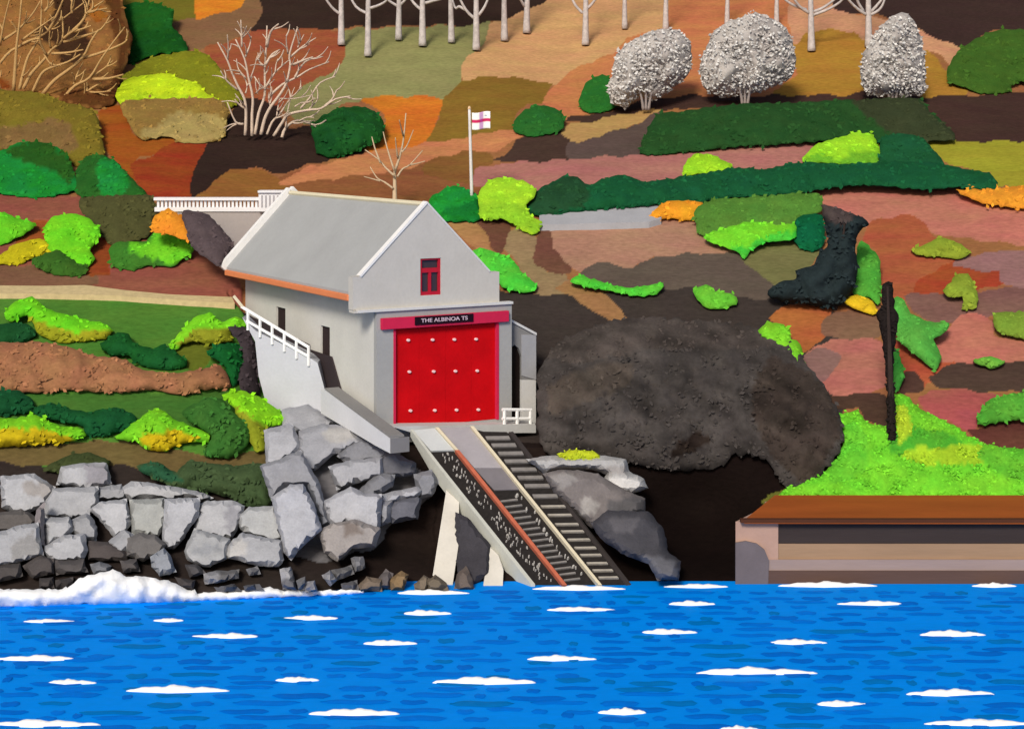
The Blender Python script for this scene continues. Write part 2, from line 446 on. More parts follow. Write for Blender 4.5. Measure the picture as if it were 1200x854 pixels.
# top left
bush([(-40,-40),(125,-40),(147,20),(155,43),(148,75),(140,97),(133,122),(110,128),(77,120),(40,108),(-40,108)], (144,100,54), 'big brown rounded bracken mound behind the tan bare branches in the upper left corner', MND,
     tints=[((92,56,28), [(118,-40),(147,20),(155,43),(148,75),(140,97),(133,122),(110,128),(70,118),(75,105),(105,108),(128,100),(138,75),(136,45),(128,20)]),
            ((64,42,26), [(62,-30),(105,-20),(100,25),(105,55),(95,72),(72,72),(60,50),(40,48),(45,35),(62,20)]), ((150,92,34), [(105,14),(118,5),(125,20),(112,28)]), ((120,64,24), [(-40,85),(0,90),(12,105),(-40,110)])], T=.9, R=34)
bush([(-40,110),(40,108),(77,120),(110,130),(117,150),(122,182),(90,195),(77,182),(50,170),(17,172),(-40,180)], (118,104,36), 'wide olive green mound below the brown bracken mound in the upper left', MND,
     tints=[((122,96,56), [(-40,160),(20,148),(60,140),(85,148),(90,178),(50,172),(-40,178)])], T=.8, R=26)
bush([(140,7),(160,3),(187,5),(203,13),(202,30),(213,43),(222,57),(217,62),(190,62),(160,73),(150,75),(155,53),(152,33),(143,20)], (28,88,28), 'dark green bush above the yellow-lime bush in the upper left', DKG, tints=[((22,76,24), [(150,40),(205,35),(222,57),(190,64),(150,76)])])
bush([(147,87),(173,70),(200,63),(233,60),(253,73),(263,90),(283,113),(267,130),(250,120),(150,98)], (122,124,30), 'olive green mound arching over the yellow-lime bush', MND)
bush([(140,123),(160,117),(253,116),(267,130),(263,160),(240,168),(213,167),(197,160),(163,163),(150,143)], (140,112,58), 'tan two-tone mound directly under the yellow-lime bush', MND,
     tints=[((162,142,86), [(163,160),(180,147),(207,133),(233,132),(263,140),(262,160),(240,170),(213,169),(197,162)])])
bush([(135,113),(143,97),(157,90),(180,87),(197,86),(213,93),(230,97),(240,107),(257,117),(240,120),(217,117),(187,117),(157,118),(140,123)], (186,212,34), 'bright yellow-lime bush sitting on the tan mound in the upper left', LIME, tints=[((166,196,34), [(138,114),(180,108),(255,115),(250,122),(140,126)])], off=1.4, T=.4)
bush([(-40,182),(0,177),(20,168),(53,167),(77,180),(87,203),(92,222),(40,232),(0,227),(-40,228)], (28,130,50), 'green bush with a darker top at the left edge below the olive mound', MID,
     tints=[((40,86,28), [(7,177),(23,167),(53,165),(77,180),(87,203),(82,214),(60,200),(30,190)])])
bush([(95,232),(170,228),(182,240),(180,253),(173,277),(133,287),(108,263),(95,247)], (76,76,44), 'dull dark olive bush left of the white balustrade', MND)
bush([(90,197),(103,183),(120,182),(137,190),(153,207),(173,229),(147,231),(93,231),(87,217)], (40,92,34), 'green bush with a bright middle just above the dull olive bush', MID,
     tints=[((30,128,52), [(113,193),(123,183),(143,197),(153,213),(143,230),(120,228)])])
bush([(-40,247),(0,248),(20,255),(43,263),(23,277),(0,287),(-40,290)], (100,196,38), 'lime bush cut by the left edge above the cream path', LIME)
bush([(37,303),(50,298),(70,293),(87,305),(103,313),(97,323),(63,322),(43,313)], (58,98,34), 'low dark green bush under the lime bush above the cream path', DKG, T=.5)
bush([(-40,297),(0,297),(20,285),(50,280),(62,293),(37,303),(20,310),(-40,308)], (184,174,28), 'mustard yellow clump at the left edge above the cream path', YEL, T=.5)
bush([(53,270),(60,255),(80,251),(97,252),(117,267),(115,280),(107,290),(110,303),(97,316),(77,308),(57,292)], (110,202,36), 'tall lime bush standing between the yellow clump and the dull olive bush', LIME)
bush([(127,293),(133,285),(147,283),(172,283),(180,272),(200,272),(217,280),(227,293),(217,302),(200,313),(180,310),(157,317),(133,313)], (62,118,40), 'green bush with a lime top below the orange shrub', MID,
     tints=[((108,200,42), [(147,285),(172,283),(180,268),(200,266),(217,278),(229,293),(215,303),(200,313),(185,303),(160,298)])])
bush([(175,267),(182,253),(197,245),(213,253),(226,272),(225,281),(213,280),(200,275),(180,272)], (224,142,44), 'round orange shrub below the white balustrade', ORG, off=4.6)
bush([(213,250),(230,248),(245,253),(260,268),(274,287),(256,312),(245,305),(225,288)], (86,74,76), 'dark purple-brown bush behind the rear corner of the slate roof', MND, T=.6, off=4.2)
# left garden terraces
bush([(5,367),(20,353),(37,348),(53,360),(73,367),(97,373),(117,378),(133,387),(123,397),(93,400),(73,403),(47,393),(32,370),(13,377)], (108,200,34), 'long lime bush with olive lower edge just under the cream path', LIME,
     tints=[((146,150,34), [(47,395),(30,371),(50,378),(80,388),(135,388),(123,399),(93,403),(73,406)])], T=.6)
bush([(-40,378),(0,380),(13,378),(33,380),(43,393),(23,402),(0,404),(-40,404)], (28,78,42), 'dark green bush at the left edge under the long lime bush', DKG, T=.6)
bush([(117,403),(133,392),(147,390),(160,403),(180,407),(193,403),(207,413),(220,423),(213,432),(187,433),(163,427),(150,417),(133,417),(120,410)], (26,86,38), 'long dark green bush in the middle of the left terrace', DKG, T=.6)
bush([(197,410),(207,393),(227,373),(247,366),(260,377),(277,372),(290,377),(287,385),(270,387),(273,400),(247,403),(227,400),(213,404),(200,413)], (122,202,38), 'lime bush with olive underside nearest the top of the white handrail', LIME,
     tints=[((136,142,38), [(222,392),(240,384),(272,388),(275,402),(247,408),(225,402),(205,410)])], T=.6)
bush([(242,413),(257,403),(280,403),(287,420),(283,443),(273,453),(263,430)], (20,86,38), 'dark green bush beside the dark gap at the foot of the ramp wall', DKG, T=.6)
bush([(-40,407),(40,400),(80,407),(110,417),(143,420),(167,433),(200,437),(247,430),(260,427),(270,453),(240,457),(213,463),(180,457),(133,460),(80,457),(40,460),(-40,457)], (156,108,76), 'long tan-pink band of heather across the left garden slope', MND, T=.6, R=18)
bush([(267,383),(290,385),(300,410),(302,443),(305,463),(283,457),(280,437),(285,417),(277,397)], (64,56,60), 'dark purple patch of painted shade against the left side of the ramp wall', MND, T=.3, off=.3)  # dark mound added in place of the shadow beside the ramp wall
bush([(-40,462),(13,457),(37,467),(40,483),(0,487),(-40,487)], (24,78,44), 'dark green bush at the left edge under the tan-pink heather band', DKG, T=.6)
bush([(40,477),(60,473),(100,483),(133,478),(160,487),(157,500),(130,510),(100,510),(97,500),(43,487)], (24,80,42), 'dark green bush between the two low yellow-edged lime bushes', DKG, T=.6)
bush([(-40,490),(20,490),(40,485),(67,497),(97,503),(100,512),(77,518),(33,522),(-40,525)], (114,194,36), 'low lime and yellow bush at the left edge above the boulders', LIME,
     tints=[((186,166,26), [(-40,512),(5,503),(40,502),(70,510),(90,513),(77,521),(33,525),(-40,528)])], T=.6)
bush([(213,483),(240,467),(260,467),(273,483),(293,500),(290,523),(267,537),(240,533),(247,510),(227,497)], (56,104,42), 'mid green bush left of the lime bush by the grey rocks', MID, T=.6)
bush([(133,513),(150,500),(167,487),(187,478),(203,490),(227,500),(247,510),(243,517),(213,520),(197,528),(173,527),(160,518)], (116,194,38), 'peaked lime bush with a yellow foot above the boulders', LIME,
     tints=[((190,168,26), [(163,513),(185,508),(200,506),(232,511),(200,529),(178,528)])], T=.6)
bush([(260,463),(283,457),(307,467),(330,483),(332,495),(312,502),(313,525),(300,530),(290,510),(277,483),(267,470)], (130,206,34), 'lime bush draped over the top of the tall grey rocks below the ramp', LIME,
     tints=[((136,146,38), [(273,474),(290,485),(312,500),(315,527),(298,533),(288,512)])], T=.6)
bush([(51,549),(78,534),(102,530),(129,540),(125,546),(70,553)], (62,72,42), 'small dull green bush on top of the left boulder wall', DKG, T=.4)
bush([(160,545),(184,541),(207,553),(219,540),(250,543),(274,545),(313,545),(317,592),(289,592),(250,577),(207,571),(168,555)], (64,82,52), 'grey-green bush hanging over the boulder wall beside the tall grey rocks', DKG,
     tints=[((42,84,58), [(160,545),(184,541),(205,555),(215,568),(170,556)])], T=.6)
# centre top
bush([(365,158),(367,145),(380,135),(398,126),(415,124),(432,127),(446,137),(451,152),(446,167),(432,172),(410,180),(388,185),(372,180)], (30,86,36), 'round dark green bush right of the pale bare shrub', DKG, T=1.1, tints=[((22,72,32), [(362,160),(385,150),(400,178),(388,187),(370,182)])])
bush([(678,120),(683,103),(693,92),(713,88),(720,110),(728,123),(700,133),(683,130)], (42,106,40), 'green bush tucked against the left grey-white blossom bush', MID)
bush([(602,143),(613,130),(633,123),(653,128),(662,140),(657,153),(627,160),(603,155)], (40,100,40), 'small round green bush right of the flag', MID)
bush([(750,180),(760,150),(773,133),(800,130),(867,122),(933,120),(1000,117),(1073,115),(1093,133),(1120,157),(1120,164),(1033,166),(1007,160),(960,166),(867,172),(800,179)], (38,76,36), 'long dark green hedge under the grey-white blossom bushes', DKG, T=.6, R=18,
     tints=[((54,62,40), [(1000,117),(1073,113),(1093,133),(1125,157),(1120,168),(1060,166),(1020,140)])])
bush([(1110,83),(1120,63),(1140,48),(1160,37),(1187,35),(1260,40),(1260,92),(1190,97),(1183,108),(1150,110),(1133,103),(1113,97)], (62,96,34), 'large rounded green bush in the upper right corner', MID, T=1.0, R=30)
bush([(1033,163),(1053,157),(1077,160),(1093,173),(1107,193),(1110,205),(1035,200)], (28,84,50), 'dark green domed bush rising behind the right end of the long lower hedge', DKG, T=.9)
bush([(617,240),(630,223),(647,213),(663,205),(677,208),(690,217),(713,207),(733,205),(757,212),(800,207),(860,197),(893,198),(940,190),(987,192),(1043,190),(1090,190),(1107,193),(1133,198),(1160,203),(1170,217),(1160,222),(1120,220),(1073,222),(1033,218),(1000,217),(963,222),(933,227),(887,230),(843,233),(820,238),(767,240),(700,246),(633,253),(620,248)], (24,84,50), 'long wavy dark green hedge running right from the lime bush by the flagpole', DKG, T=.6, R=16, tints=[((34,72,44), [(617,240),(640,215),(680,207),(690,235),(640,252)])])
bush([(940,190),(947,177),(960,168),(987,160),(1007,155),(1023,158),(1030,173),(1043,187),(1040,192),(987,192)], (150,212,44), 'large lime bush on top of the long wavy hedge', LIME, tints=[((110,176,44), [(938,190),(955,180),(975,186),(1000,180),(1025,178),(1045,188),(1040,195),(987,195)])])
bush([(800,205),(803,190),(817,180),(837,182),(857,193),(857,198),(827,204)], (150,208,42), 'small lime bush on the left half of the long wavy hedge', LIME)
bush([(502,237),(510,227),(530,218),(547,222),(560,230),(563,257),(540,259),(520,258)], (30,138,52), 'bright green bush at the foot of the flagpole', MID, tints=[((22,112,44), [(520,245),(545,240),(562,235),(563,259),(530,261)])])
bush([(560,230),(567,217),(583,208),(613,212),(630,223),(627,230),(617,240),(623,253),(635,260),(630,273),(617,273),(603,263),(590,257),(563,255)], (160,212,46), 'lime bush just right of the flagpole foot', LIME, tints=[((140,194,44), [(560,240),(600,238),(625,255),(637,262),(630,276),(600,265),(563,258)])])
bush([(760,257),(770,243),(787,235),(800,234),(825,239),(817,257),(800,258),(785,256),(772,259)], (232,156,42), 'small orange shrub at the right end of the grey road', ORG, T=.6)
bush([(1120,223),(1153,221),(1180,219),(1260,216),(1260,250),(1163,240),(1133,231)], (222,146,46), 'orange flowering strip at the right edge below the olive slope', ORG, T=.5)
bush([(813,250),(823,238),(843,233),(887,230),(933,227),(960,227),(963,247),(950,252),(930,265),(890,268),(827,279),(817,267)], (82,128,50), 'mid green bush below the long wavy hedge', MID)
bush([(930,262),(933,255),(947,250),(963,252),(967,270),(963,290),(943,293),(930,280)], (14,92,56), 'small blue-green bush beside the dark navy tree', DKG, T=.6)
bush([(823,277),(850,267),(880,260),(910,263),(930,263),(933,277),(927,282),(897,283),(880,295),(872,303),(863,295),(837,285)], (116,206,46), 'bright lime bush below the mid green bush', LIME, tints=[((74,192,58), [(858,292),(880,285),(900,275),(933,272),(930,285),(897,286),(872,306)])])
# centre right slope
bush([(553,297),(563,290),(583,297),(600,303),(610,317),(630,337),(617,343),(590,337),(583,330),(570,317)], (88,204,62), 'lime strip of growth running down beside the right slope of the gable', LIME, T=.5)
bush([(668,330),(680,322),(693,327),(733,337),(777,332),(773,343),(750,348),(710,340),(690,338)], (86,196,58), 'thin lime strip above the dark thicket', LIME, T=.45)
bush([(812,340),(827,333),(840,340),(863,347),(863,357),(837,363),(823,357)], (104,186,54), 'small lime clump alone on the brown slope above the thicket', LIME, T=.45)
bush([(1005,290),(1010,282),(1020,290),(1030,303),(1033,330),(1030,357),(1020,350),(1000,343)], (82,164,58), 'upright green bush between the navy tree and the black dead tree', MID, T=.5)
bush([(988,353),(1003,345),(1023,353),(1028,367),(1013,366),(1000,361)], (218,184,38), 'small yellow clump left of the black dead tree', YEL, T=.4)
bush([(1047,350),(1060,353),(1067,367),(1090,377),(1113,378),(1103,393),(1093,397),(1103,413),(1097,433),(1080,423),(1063,407),(1052,397)], (86,164,66), 'ragged green bush right of the black dead tree', MID, T=.5)
bush([(1045,408),(1053,413),(1060,437),(1053,459),(1046,459)], (74,160,62), 'narrow green growth touching the right of the black dead tree', MID, T=.35, R=7)
bush([(1067,293),(1083,287),(1100,278),(1117,282),(1137,295),(1127,303),(1100,301),(1073,298)], (136,154,48), 'flat olive bush on the rust slope at right', MID, T=.4)
bush([(1105,340),(1120,323),(1130,320),(1140,327),(1147,350),(1140,363),(1127,362),(1127,348),(1110,347)], (132,152,50), 'olive bush with a drooping tail on the rust slope', MID, T=.4)
bush([(1163,370),(1180,365),(1260,370),(1260,397),(1177,393)], (118,148,52), 'olive green bush cut by the right edge', MID, T=.4)
bush([(1140,423),(1160,417),(1178,423),(1163,432),(1150,428)], (108,172,62), 'tiny green clump on the dark brown band at right', MID, T=.35, R=7)
bush([(1145,497),(1153,473),(1177,463),(1260,453),(1260,487),(1183,493),(1160,497)], (82,158,52), 'green bush at the right edge above the grass bank', MID, T=.5)
bush([(888,390),(900,377),(923,383),(927,397),(937,403),(943,430),(943,443),(933,440),(923,420),(913,407),(893,397)], (124,200,46), 'lime strip curving down the upper right side of the thicket', LIME, T=.45, R=8, off=2.2)

# grass bank
puff('grass', [(975,482),(987,485),(1007,480),(1013,492),(1040,499),(1047,462),(1063,464),(1083,482),(1120,499),(1133,509),(1153,519),(1200,526),(1360,528),(1360,586),(926,586),(965,554),(985,530),(987,505)], (112,200,48), None, None, None, kind='stuff',
     tints=[((76,164,46), [(1060,500),(1120,510),(1130,535),(1070,540),(1040,520)]), ((168,200,48), [(1052,475),(1065,478),(1068,505),(1055,520),(1050,500)]), ((156,196,44), [(1060,528),(1140,520),(1180,535),(1120,545),(1065,540)]), ((96,178,48), [(1150,525),(1300,530),(1300,560),(1180,560)]), ((100,190,50), [(985,500),(1010,500),(1015,550),(970,565)])],
     k=.98, T=.3, R=10, up=0.1, leaf=.9, leafpx=3.2, mott=0.12, leafvar=0.16)

# the dark thicket
puff('thicket', [(630,505),(630,440),(640,420),(655,400),(690,384),(740,372),(800,374),(880,382),(925,402),(955,436),(978,470),(989,508),(980,536),(950,566),(930,580),(912,560),(898,538),(862,533),(840,548),(800,552),(750,545),(700,538),(645,534)], (91,85,82),
     'huge dark grey-brown leafless thicket right of the boathouse', 'thicket', None,
     tints=[((100,91,86), [(640,420),(655,398),(690,382),(740,370),(800,372),(880,380),(915,400),(860,410),(800,408),(740,412),(690,425)]), ((104,94,86), [(640,455),(690,430),(740,425),(735,450),(690,470),(650,485)]), ((58,48,43), [(790,520),(815,508),(832,515),(815,530),(790,533)]), ((80,70,64), [(900,420),(955,440),(985,500),(950,565),(905,535),(880,470)])],
     T=.95, R=64, up=0.3, lump=0.10, mott=.65, leaf=0.3, leafpx=4.2, leafvar=0.10, k=.56, jit=1.6, back=1.5, off=0.4)

# navy tree and black dead tree
def conifer(poly, rgb, label, trunk_px, T, name='dark_tree', **kw):
    xs = [p[0] for p in poly]; yb = max(p[1] for p in poly)
    bx = trunk_px[0]; d = Df(bx, trunk_px[1])-0.6
    t = thing(name, unp(bx, trunk_px[1], d), label, 'tree')
    puff('crown', poly, rgb, None, None, parent=t, T=T, up=.85, back=.8, **kw)
    d += .45
    m = MB(); m.tube([unp(bx, trunk_px[1]+3, d), unp((bx+trunk_px[2])/2, (trunk_px[1]+trunk_px[3])/2, d), unp(trunk_px[2], trunk_px[3], d+.4)], [.16, .13, .05])
    m.build('trunk', M_bark_dark, t)
    return t
M_bark_dark = paint('dark bark', (52, 42, 38), amp=.2)
conifer([(963,240),(985,245),(1010,255),(1018,262),(1003,280),(1005,320),(997,343),(980,360),(947,357),(903,350),(900,340),(917,330),(933,327),(933,317),(953,310),(960,293),(970,290),(967,265)], (38,48,50), 'dark navy-green tree leaning on the slope above the thicket', (978, 361, 990, 262), .9, R=12,
        tints=[((76,66,64), [(955,235),(1000,240),(1000,258),(970,262)])])
conifer([(1034,333),(1046,332),(1048,360),(1053,370),(1049,403),(1047,437),(1051,523),(1041,525),(1038,437),(1033,397),(1028,367),(1034,357)], (38,32,30), 'tall narrow black dead tree on the green slope at right', (1046, 525, 1040, 336), .3, name='dead_tree', R=6, leafpx=3, mott=.2, pitch=4.)
# ------------------------------------------------------------------ bare trees and shrubs
M_birch = paint('pale bark', (186, 178, 174), amp=.22, scale=3)
M_twig = paint('pale twig', (198, 178, 158), amp=.1, scale=2)
M_tan = paint('tan twig', (182, 146, 94), amp=.1, scale=2)
M_sap = paint('sapling bark', (190, 168, 138), amp=.1, scale=2)

def px_tube(m, pts, w0, w1, d, dd=0.0, seg=6):
    """a branch through photo points at distance d, w in photo px, drifting dd metres in depth"""
    n = len(pts)
    # smooth path
    P = []
    for i in range(n-1):
        for k in range(3):
            t = k/3; p0 = pts[max(0, i-1)]; p1 = pts[i]; p2 = pts[i+1]; p3 = pts[min(n-1, i+2)]
            P.append(tuple(0.5*((2*p1[j])+(-p0[j]+p2[j])*t+(2*p0[j]-5*p1[j]+4*p2[j]-p3[j])*t*t+(-p0[j]+3*p1[j]-3*p2[j]+p3[j])*t**3) for j in (0, 1)))
    P.append(pts[-1]); N = len(P)
    vs = [unp(x, y, d+dd*(i/(N-1))) for i, (x, y) in enumerate(P)]
    rs = [0.5*(w0+(w1-w0)*(i/(N-1)))*d/F for i in range(N)]
    m.tube(vs, rs, seg)

def bare(name, label, cat, base, mat, sc, ox, oy, lines, wmain, doff, group=None, part='branch'):
    bx, by = base; d = Df(bx, by)-doff
    t = thing(name, unp(bx, by, d), label, cat, group)
    if part != 'tree':
        extra = []
        for L, w in lines:
            if len(L) < 3: continue
            for s in range(2):
                j = random.randrange(1, len(L)); (x0, y0), (x1, y1) = L[j-1], L[j]
                u = random.uniform(.2, .9); ax, ay = x0+(x1-x0)*u, y0+(y1-y0)*u
                an = math.atan2(y1-y0, x1-x0)+random.choice((-1, 1))*random.uniform(.35, .7); ln = random.uniform(60, 120)
                extra.append(([(ax, ay), (ax+ln*.5*math.cos(an), ay+ln*.5*math.sin(an)), (ax+ln*math.cos(an-.15), ay+ln*math.sin(an-.15))], .5))
        lines = lines+extra
    for i, (L, w) in enumerate(lines):
        m = MB(); pts = [(ox+x/sc, oy+y/sc) for x, y in L]
        px_tube(m, pts, w*wmain, max(0.7, w*wmain*0.4), d, random.uniform(-1.4, .9))
        m.build('trunk' if (part == 'tree' and i == 0) else 'branch', mat, t, smooth=True)
    return t

bare('bare_shrub', 'pale many-branched leafless shrub on dark soil left of centre top', 'shrub', (296, 158), M_twig, 5.694, 240, 20, [
 ([(270,790),(275,650),(265,550),(220,460),(180,370),(150,290),(85,170)],1), ([(150,290),(158,210),(150,120)],.7), ([(225,490),(150,430),(105,360)],.7), ([(265,610),(225,580),(200,550)],.7), ([(258,715),(205,700),(150,570)],.8),
 ([(315,795),(315,650),(320,540),(290,400),(265,280),(205,150)],1), ([(275,410),(225,350),(212,280)],.6), ([(247,200),(245,110),(240,20)],.7), ([(270,270),(300,190),(310,130)],.6), ([(246,150),(265,110),(280,60)],.5),
 ([(335,785),(360,640),(400,520),(400,350),(410,200),(415,60)],1), ([(405,335),(365,300),(355,240)],.7), ([(415,200),(440,100),(492,48)],1), ([(405,320),(450,250),(502,220)],.9), ([(305,410),(330,340),(350,260)],.5),
 ([(375,785),(400,680),(440,600),(500,520),(545,440),(570,320),(565,250),(620,70)],1.1), ([(556,245),(545,180),(545,120)],.6), ([(570,270),(650,200),(742,140)],.7), ([(590,320),(660,290),(722,268)],.9), ([(410,465),(470,370),(560,290)],.7), ([(470,370),(475,320),(487,280)],.5),
 ([(415,785),(450,700),(500,650),(560,560),(650,470)],.8), ([(430,530),(520,450),(620,400),(700,350),(830,300)],.8), ([(600,405),(650,320),(700,285),(790,265)],.7),
 ([(460,795),(520,700),(560,650),(690,622),(780,610),(870,550),(972,530)],1), ([(800,595),(850,550),(880,488)],.8), ([(640,610),(700,540),(770,440),(872,398)],.7),
 ([(515,805),(540,740),(620,690),(740,722),(810,688)],1), ([(540,740),(548,650),(580,520),(600,470)],.5), ([(630,695),(680,670),(730,672)],.5), ([(620,205),(640,160),(662,118)],.5), ([(500,545),(600,545),(720,520)],.4),
 ([(340,510),(370,480),(400,462)],.5), ([(272,510),(280,480),(285,450)],.5), ([(690,622),(740,570),(760,540)],.5), ([(440,600),(425,540),(430,500)],.5), ([(600,600),(650,570),(690,575)],.5), ([(480,660),(490,590),(500,540)],.5), ([(330,400),(345,420),(375,470)],.5)], 4.2, 1.6)
bare('bare_shrub', 'tan leafless shrub with arching branches in the upper left corner', 'shrub', (45, 108), M_tan, 6.57, 0, 0, [
 ([(105,700),(120,480),(130,340),(150,180),(165,0)],1), ([(150,690),(180,560),(220,430),(300,300),(315,200),(320,0)],.9), ([(180,685),(240,570),(340,460),(400,380),(480,310),(480,130)],1), ([(250,715),(320,570),(400,520),(520,480),(620,420)],.9), ([(330,725),(420,620),(540,530),(640,440),(700,320),(760,230)],1.1),
 ([(480,765),(580,660),(690,600),(790,440),(960,210)],.9), ([(595,815),(680,700),(780,640)],.9), ([(640,450),(800,400),(940,340),(980,305)],.8), ([(0,490),(90,390),(280,300),(400,220),(480,150),(650,20)],.8), ([(20,310),(130,240),(250,110),(310,10)],.8),
 ([(360,430),(310,330),(310,230)],.8), ([(400,415),(520,408),(640,385)],.8), ([(490,325),(660,275),(780,225),(850,120)],.8), ([(540,250),(620,230),(700,200)],.8), ([(560,240),(650,140),(690,-10)],.9), ([(665,110),(720,60),(800,8)],.7), ([(690,95),(750,80),(825,66)],.7), ([(370,250),(440,110),(490,-10)],.9),
 ([(568,650),(600,560),(640,480)],.6), ([(690,600),(800,530),(872,465)],.6), ([(690,712),(770,712),(852,702)],.6), ([(720,612),(840,605),(950,575)],.9), ([(0,350),(30,180),(75,-10)],.7), ([(170,310),(280,230),(420,130)],.7), ([(345,90),(380,40),(415,-5)],.8), ([(555,105),(550,50),(560,-10)],.7), ([(340,420),(370,470),(402,505)],.5), ([(0,720),(3,690),(-20,600)],.8), ([(390,370),(380,310),(385,240)],.6), ([(170,345),(240,310),(300,300)],.9), ([(490,300),(530,265),(600,220)],.9)], 4.8, 3.2)
bare('bare_tree', 'small pale leafless tree rising above the boathouse ridge', 'tree', (462, 240), M_sap, 7.76, 420, 130, [
 ([(330,860),(330,760),(330,650),(330,560),(345,500)],1), ([(325,590),(250,520),(180,440),(60,355)],.45), ([(200,475),(150,340),(122,235)],.42), ([(325,540),(265,350),(225,190)],.42), ([(338,530),(380,400),(410,260),(432,22)],.55), ([(408,225),(390,160),(372,85)],.4), ([(358,430),(345,340),(336,245)],.4), ([(395,375),(440,320),(500,175)],.35), ([(355,600),(400,530),(470,490),(585,360)],.42), ([(470,492),(530,480),(605,458)],.35), ([(315,705),(240,650),(170,610),(107,510)],.42), ([(200,640),(130,620),(50,598)],.35)], 6.6, 2.0, part='tree')

# the row of pale trunks along the top
TR = [(400,50,9,'leftmost pale tree trunk in the top row, above the rust patch'), (431,63,9,'pale trunk with low curving limbs, second from left, reaching lowest onto the sage green slope'),
 (467,44,8.5,'pale trunk third from left in the top row'), (495,51,9.5,'pale trunk fourth from left with limbs on both sides'), (529,47,8.5,'straight pale trunk fifth from left in the top row'),
 (558,56,9.5,'pale forked trunk at the right edge of the sage green slope'), (591,45,9,'pale trunk at the left edge of the sandy slope'), (617,36,9,'pale trunk second on the sandy slope with a limb to its left'),
 (686,50,9,'pale forked tree standing alone mid sandy slope'), (732,31,7,'thin pale trunk just right of the lone forked tree'), (780,33,7.5,'thin pale trunk behind the left blossom bush'),
 (852,28,6.5,'thin pale trunk rising behind the left of the middle blossom bush'), (910,28,6.5,'thin pale trunk rising behind the right of the middle blossom bush'), (951,57,9.5,'pale tree with wide fine branches on the ochre slope'), (1018,52,9.5,'pale tree with spreading branches beside the right blossom bush')]
LB = {0:[[(0,18),(-12,8),(-24,-12)]], 1:[[(-1,16),(-14,8),(-24,-12)],[(2,10),(14,6),(24,-2)]], 2:[[(0,8),(-10,2),(-18,-6)],[(2,6),(8,0),(12,-8)]], 3:[[(-1,12),(-10,4),(-18,-10)],[(3,4),(14,1),(26,-4)]], 4:[],
 5:[[(-2,22),(-12,12),(-22,-8)],[(-12,12),(-20,8),(-25,9)],[(3,18),(10,8),(16,-8)]], 6:[], 7:[[(-2,8),(-7,0),(-12,-8)]], 8:[[(-3,16),(-12,6),(-18,-8)],[(3,10),(10,2),(15,-8)]], 13:[[(-2,16),(-14,8),(-24,-8)],[(-6,12),(-22,6),(-34,-4)],[(3,14),(16,8),(32,-6)],[(2,18),(22,10),(38,-2)]], 14:[[(-2,18),(-14,10),(-28,-6)],[(-6,14),(-12,4),(-16,-8)],[(3,14),(12,4),(20,-8)],[(2,18),(12,12),(18,2)]]}
for i, (x, yb, w, lab) in enumerate(TR):
    d = Df(x, yb)-1.2
    t = thing('pale_tree', unp(x, yb, d), lab, 'tree', 'pale bare trees along the top of the slope')
    lean = random.uniform(-4, 4); top = -95-random.uniform(0, 25)
    m = MB(); px_tube(m, [(x, yb+3), (x+lean*.1, yb-20), (x+lean*.4, -25), (x+lean, top)], w*1.05, w*.3, d, 0, 9)
    m.build('trunk', M_birch, t, smooth=True)
    c = MB()
    for L in LB.get(i, []):
        px_tube(c, [(x+a, b) for a, b in L]+[(x+L[-1][0]*1.25, L[-1][1]-22)], w*.42, w*.2, d, random.uniform(-1.5, 1.0))
    for k in range(9):      # limbs above the frame
        y0 = -18-k*9; sgn = 1 if k % 2 else -1; ln = random.uniform(18, 40)
        px_tube(c, [(x+lean*.4, y0+8), (x+sgn*ln*.5, y0-8), (x+sgn*ln, y0-30)], w*.3, w*.1, d, random.uniform(-2.5, 2.5), 5)
    c.build('crown', M_birch, t, smooth=True)

# grey-white blossom bushes: many small petals round a twiggy core
def blossom(poly, label, n, base):
    bd = catmull(poly, 4.0); lo = bd.min(0); hi = bd.max(0); cx = (lo[0]+hi[0])/2
    d = Df(cx, base[1])-1.2
    t = thing('blossom_bush', unp(base[0], base[1], d), label, 'bush', 'grey-white blossom bushes')
    puff('foliage', poly, (172, 165, 160), None, None, parent=t, T=1.5, R=24, up=0, base=lambda x, y: np.full(np.shape(x), d), off=0.0, back=1.5, leaf=1.2, leafpx=3.4, leafvar=.20, lump=.12, mott=.25, mat=M_blos,
         tints=[((184,178,172), [(lo[0],lo[1]),(cx,lo[1]-5),(cx-5,lo[1]*.45+hi[1]*.55),(lo[0]-3,hi[1])])])
    q = rng.uniform(lo, hi, (n*3, 2)); q = q[inside(bd, q[:, 0], q[:, 1])][:n]
    vs = []; fs = []; cs = []
    for x, y in q:
        dist = np.sqrt(((bd-np.array([x, y]))**2).sum(1)).min(); u = min(1, dist/24)
        p = unp(x, y, d-1.7*(1-(1-u)**2)-random.uniform(.1, .5)); sz = random.uniform(1.2, 2.6)*d/F
        nn = Vector((random.gauss(0, .5), -1, random.gauss(.5, .5))).normalized(); a = Vector((random.gauss(0, 1), 0, random.gauss(0, 1))).normalized()
        e1 = (a-nn*a.dot(nn)).normalized()*sz; e2 = nn.cross(e1).normalized()*sz*.6
        i0 = len(vs); vs += [p-e1, p+e2, p+e1, p-e2]; fs.append((i0, i0+1, i0+2, i0+3)); v = random.uniform(176, 222); cs += [C(v, v-3, v-8)]*4
    mesh_obj('blossom', vs, fs, M_blos, t, cs)
    m = MB()
    for k in range(3): px_tube(m, [(base[0]+k*3-3, base[1]+3), (base[0]+k*5-5, base[1]-10), (base[0]+k*9-9, base[1]-26)], 4, 2, d-.6, -.4)
    m.build('stem', M_twig_grey, t, smooth=True)
M_blos = brushed('grey-white blossom', rough=.8, amp=.16, scale=1.5, fine=8, fine_amp=.15, bump=.3)
M_twig_grey = paint('grey stem', (150, 140, 136))
